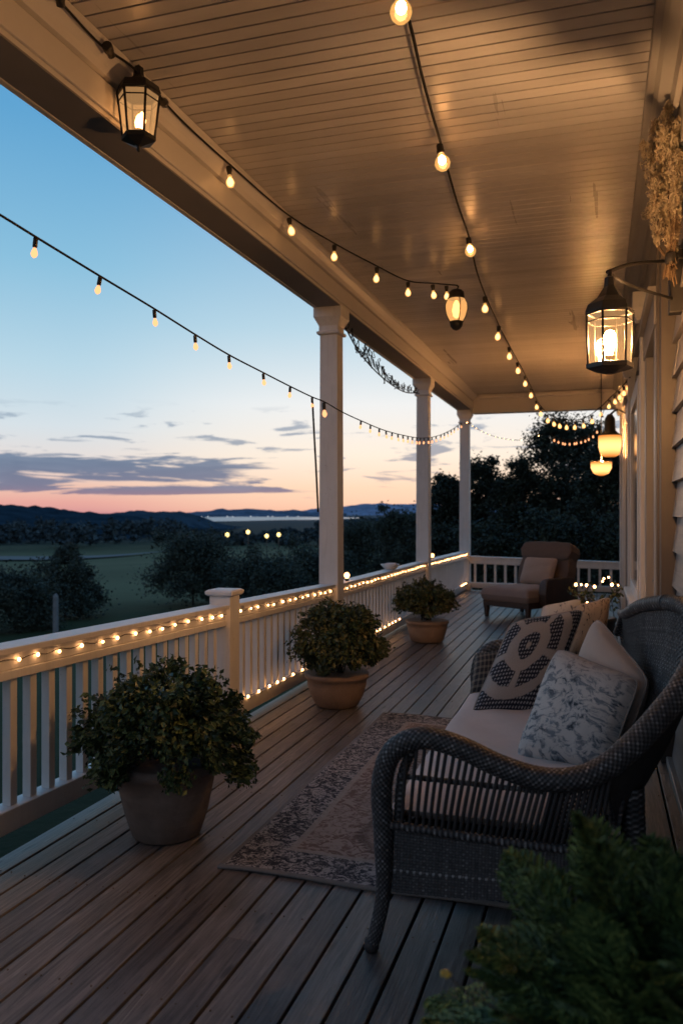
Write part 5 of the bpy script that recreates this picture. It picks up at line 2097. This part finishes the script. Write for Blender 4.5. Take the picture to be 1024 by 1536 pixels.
# lamp on the wall near the end and the bowl lamp below it
q = P(914, 668, Y=11.6)
wl2 = thing('wall_lamp', 'glowing glass cup lamp with a dark neck on the far house wall', 'lamp', (q.x, q.y, q.z))
build('glass_cup', MB().lathe(q, [(0.07, -0.155), (0.12, -0.13), (0.148, -0.02), (0.15, 0.13), (0.14, 0.132)], 24), M['opal'], wl2)
build('neck', MB().lathe(q, [(0.152, 0.134), (0.12, 0.155), (0.075, 0.20), (0.066, 0.36), (0.03, 0.42)], 20), M['black_metal'], wl2)
build('bracket_arm', MB().tube(curve([(q.x, q.y, q.z + 0.41), (q.x + 0.1, q.y + 0.02, q.z + 0.48), (WX - 0.0, q.y + 0.1, q.z + 0.40)], 0.04), 0.014, 8), M['black_metal'], wl2)
build('wall_plate', MB().box(WX - 0.03, WX + 0.01, q.y + 0.04, q.y + 0.16, q.z + 0.28, q.z + 0.52), M['black_metal'], wl2, 0.006)
q = P(901, 700, Y=11.9)
bl2 = thing('bowl_lamp', 'small glowing bowl lamp hanging by a chain near the far wall', 'lamp', (q.x, q.y, q.z))
build('glass_bowl', MB().lathe(q, [(0.03, -0.125), (0.10, -0.095), (0.138, -0.02), (0.142, 0.065)], 24, cap=False).lathe(q, [(0.001, -0.126), (0.03, -0.125)], 24, cap=False), M['opal'], bl2)
build('rim', MB().lathe(q, [(0.1425, 0.066), (0.148, 0.07), (0.148, 0.08), (0.1425, 0.084)], 24, cap=False), M['black_metal'], bl2)
build('light_bulb', MB().lathe((q.x, q.y, q.z), [(0.008, 0.0), (0.03, 0.02), (0.034, 0.05), (0.02, 0.075), (0.008, 0.085)], 12), M['lamp_core'], bl2)
build('chain', MB().tube([(q.x, q.y, q.z + 0.085), (q.x, q.y, ZC)], 0.006, 6), M['black_metal'], bl2)

# ------------------------------------------------------------------ garland of dark wire between the first two columns
g0, g1, g2, g3, g4 = P(516, 488, x=-2.46), P(540, 530, x=-2.46), P(572, 565, x=-2.46), P(604, 587, x=-2.46), P(628, 590, x=-2.46)
gl = thing('wire_garland', 'dark tangled wire garland drooping between the first two columns', 'garland', g0)
gc = curve([g0, g1, g2, g3, g4], 0.03)
up_ = curve([P(517, 484, x=-2.44), P(545, 513, x=-2.44), P(570, 542, x=-2.44), P(596, 570, x=-2.44), P(627, 583, x=-2.44)], 0.03)
rr = random.Random(5)
mg = MB()
mg.tube(gc, 0.008, 5)
nn = min(len(gc), len(up_))
zig = []
for k in range(0, nn - 1, 3):
    a = Vector(gc[min(k, len(gc) - 1)])
    b = Vector(up_[min(int(k * len(up_) / nn), len(up_) - 1)])
    zig += [a.lerp(b, rr.uniform(-0.1, 0.25)), a.lerp(b, rr.uniform(0.5, 1.05)) + Vector((rr.uniform(-.05, .05), rr.uniform(-.06, .06), 0))]
mg.tube(curve(zig, 0.03), 0.005, 5)
for k in range(20):
    j = rr.randrange(2, len(gc) - 2)
    a = Vector(gc[j])
    b = Vector(up_[min(int(j * len(up_) / len(gc)), len(up_) - 1)])
    c = a.lerp(b, rr.random())
    r_ = rr.uniform(0.03, 0.075)
    ph = rr.uniform(0, 6)
    loop = [c + Vector((rr.uniform(-.02, .02), r_ * math.cos(ph + s), r_ * 0.8 * math.sin(ph + s))) for s in np.linspace(0, rr.uniform(3.5, 6.4), 9)]
    mg.tube(curve(loop, 0.02), 0.0045, 5)
build('wire', mg, M['cable'], gl)

# ------------------------------------------------------------------ dried grass bunch on the wall
dqy = 4.5
tp, bt_ = P(1000, 165, Y=dqy), P(1000, 375, Y=dqy)
dx0 = WX - 0.02
dr = thing('dried_bunch', 'bunch of pale dried pampas grass hanging on the wall above the lantern', 'dried flowers', (dx0, dqy, bt_.z))
gq = np.random.default_rng(8)
pv, pf, off = [], [], 0
stk = MB()
plumes = []
for k in range(30):
    f = gq.random()
    u = gq.uniform(976, 1060)
    v0 = gq.uniform(170, 300)
    s = P(u, v0, Y=dqy + gq.uniform(-.12, .15))
    e = P(1005 + (u - 1005) * 0.75 + gq.uniform(-14, 14), v0 + gq.uniform(45, 100), Y=dqy + gq.uniform(-.1, .12))
    plumes.append((s, e, gq.uniform(0.022, 0.05)))
for u0, v0, u1, v1, rad in ((1001, 156, 995, 225, 0.04), (965, 215, 985, 290, 0.045), (966, 325, 985, 305, 0.03), (1010, 175, 1000, 300, 0.05), (975, 235, 990, 330, 0.05), (1018, 200, 1012, 330, 0.05), (988, 290, 1004, 375, 0.035), (1000, 320, 1010, 388, 0.03)):
    plumes.append((P(u0, v0, Y=dqy), P(u1, v1, Y=dqy), rad))
for s, e, rad in plumes:
    for q in (s, e):
        q.x = min(q.x, WX - 0.03)
    n = 300
    tt_ = gq.random(n)
    base = np.array(s)[None] * (1 - tt_)[:, None] + np.array(e)[None] * tt_[:, None]
    env = np.sin(PI * np.clip(tt_ * 0.9 + 0.08, 0, 1)) ** 0.6
    p = base + unit(n) * (rad * env * gq.random(n) ** 0.5)[:, None]
    p[:, 0] = np.minimum(p[:, 0], WX - 0.004)
    dd = unit(n) * 0.8 + (np.array(s) - np.array(e))[None] / (s - e).length * 0.8
    v, f = leaf_mesh(p, 0.023 * (0.6 + gq.random(n)), dd, unit(n), 0.45, 0.3)
    pv.append(v)
    pf.append(f + off)
    off += len(v)
    knot = P(1006 + gq.uniform(-6, 6), 378 + gq.uniform(0, 20), Y=dqy)
    knot.x = min(knot.x, WX - 0.03)
    stk.tube(curve([s.lerp(e, 0.5), e, knot], 0.04), 0.003, 5)
    tail = knot + Vector((gq.uniform(-.03, .02), gq.uniform(-.05, .05), -gq.uniform(0.04, 0.12)))
    stk.tube([knot, tail], 0.003, 5)
build_np('plume', np.concatenate(pv), np.concatenate(pf), M['pampas'], dr)
build('stalk', stk, M['stalk'], dr)
kn = P(1006, 388, Y=dqy)
build('tie', MB().lathe((min(kn.x, WX - 0.035), kn.y, kn.z), [(0.026, -0.03), (0.03, -0.02), (0.03, 0.02), (0.026, 0.03)], 14), M['black_metal'], dr)
build('hook', MB().tube([(WX + 0.02, dqy, kn.z + 0.0), (min(kn.x, WX - 0.035), dqy, kn.z)], 0.006, 6), M['black_metal'], dr)

# ------------------------------------------------------------------ planter with twigs and fairy lights by the far wall
pq = P(893, 905, Y=8.6)
tw = thing('twig_planter', 'dark planter of bare twigs wound with fairy lights beside the wall', 'planter', (pq.x, pq.y, 0))
build('pot', MB().lathe((pq.x, pq.y, 0), [(0.13, 0.004), (0.14, 0.012), (0.17, 0.2), (0.185, 0.40), (0.2, 0.405), (0.2, 0.44), (0.18, 0.445)], 28), M['black_metal'], tw)
build('soil', MB().lathe((pq.x, pq.y, 0), [(0.03, 0.41), (0.17, 0.42)], 20), M['soil'], tw)
tm = MB()
tips = []
for k in range(22):
    a = gq.uniform(0, 2 * PI)
    ln = gq.uniform(0.25, 0.5)
    b0 = Vector((pq.x, pq.y, 0.41))
    tipv = b0 + Vector((math.cos(a) * ln * 0.55, math.sin(a) * ln * 0.55, ln * 0.75))
    tipv.x = min(tipv.x, WX - 0.05)
    tm.tube(curve([b0, b0.lerp(tipv, 0.5) + Vector((gq.uniform(-.04, .04), gq.uniform(-.04, .04), 0.03)), tipv], 0.04), 0.004, 5)
    tips.append(tipv)
build('twig', tm, M['bark'], tw)
v, f = leaf_mesh(np.array([tuple(q + Vector((gq.uniform(-.05, .05), gq.uniform(-.05, .05), gq.uniform(-.08, .04)))) for q in tips for _ in range(9)]), np.full(198, 0.045), unit(198), unit(198), 0.6, 0.3)
build_np('leaves', v, f, M['leaf_red'], tw)
for k, (u, v_) in enumerate(((863, 877), (871, 877), (879, 878), (891, 880), (903, 872), (917, 877), (912, 866), (926, 878), (880, 904), (905, 868))):
    q = P(u, v_, Y=8.6 + gq.uniform(-.2, .1))
    hang_bulb(tw, q, 'fairy', 1.5 if k in (0, 2, 3, 5) else 1.0)
lw = curve([P(863, 877, Y=8.5), P(879, 878, Y=8.5), P(891, 881, Y=8.5), P(905, 869, Y=8.5), P(918, 876, Y=8.55), P(926, 880, Y=8.6)], 0.03)
build('light_wire', MB().tube(lw, 0.003, 5), M['cable'], tw)
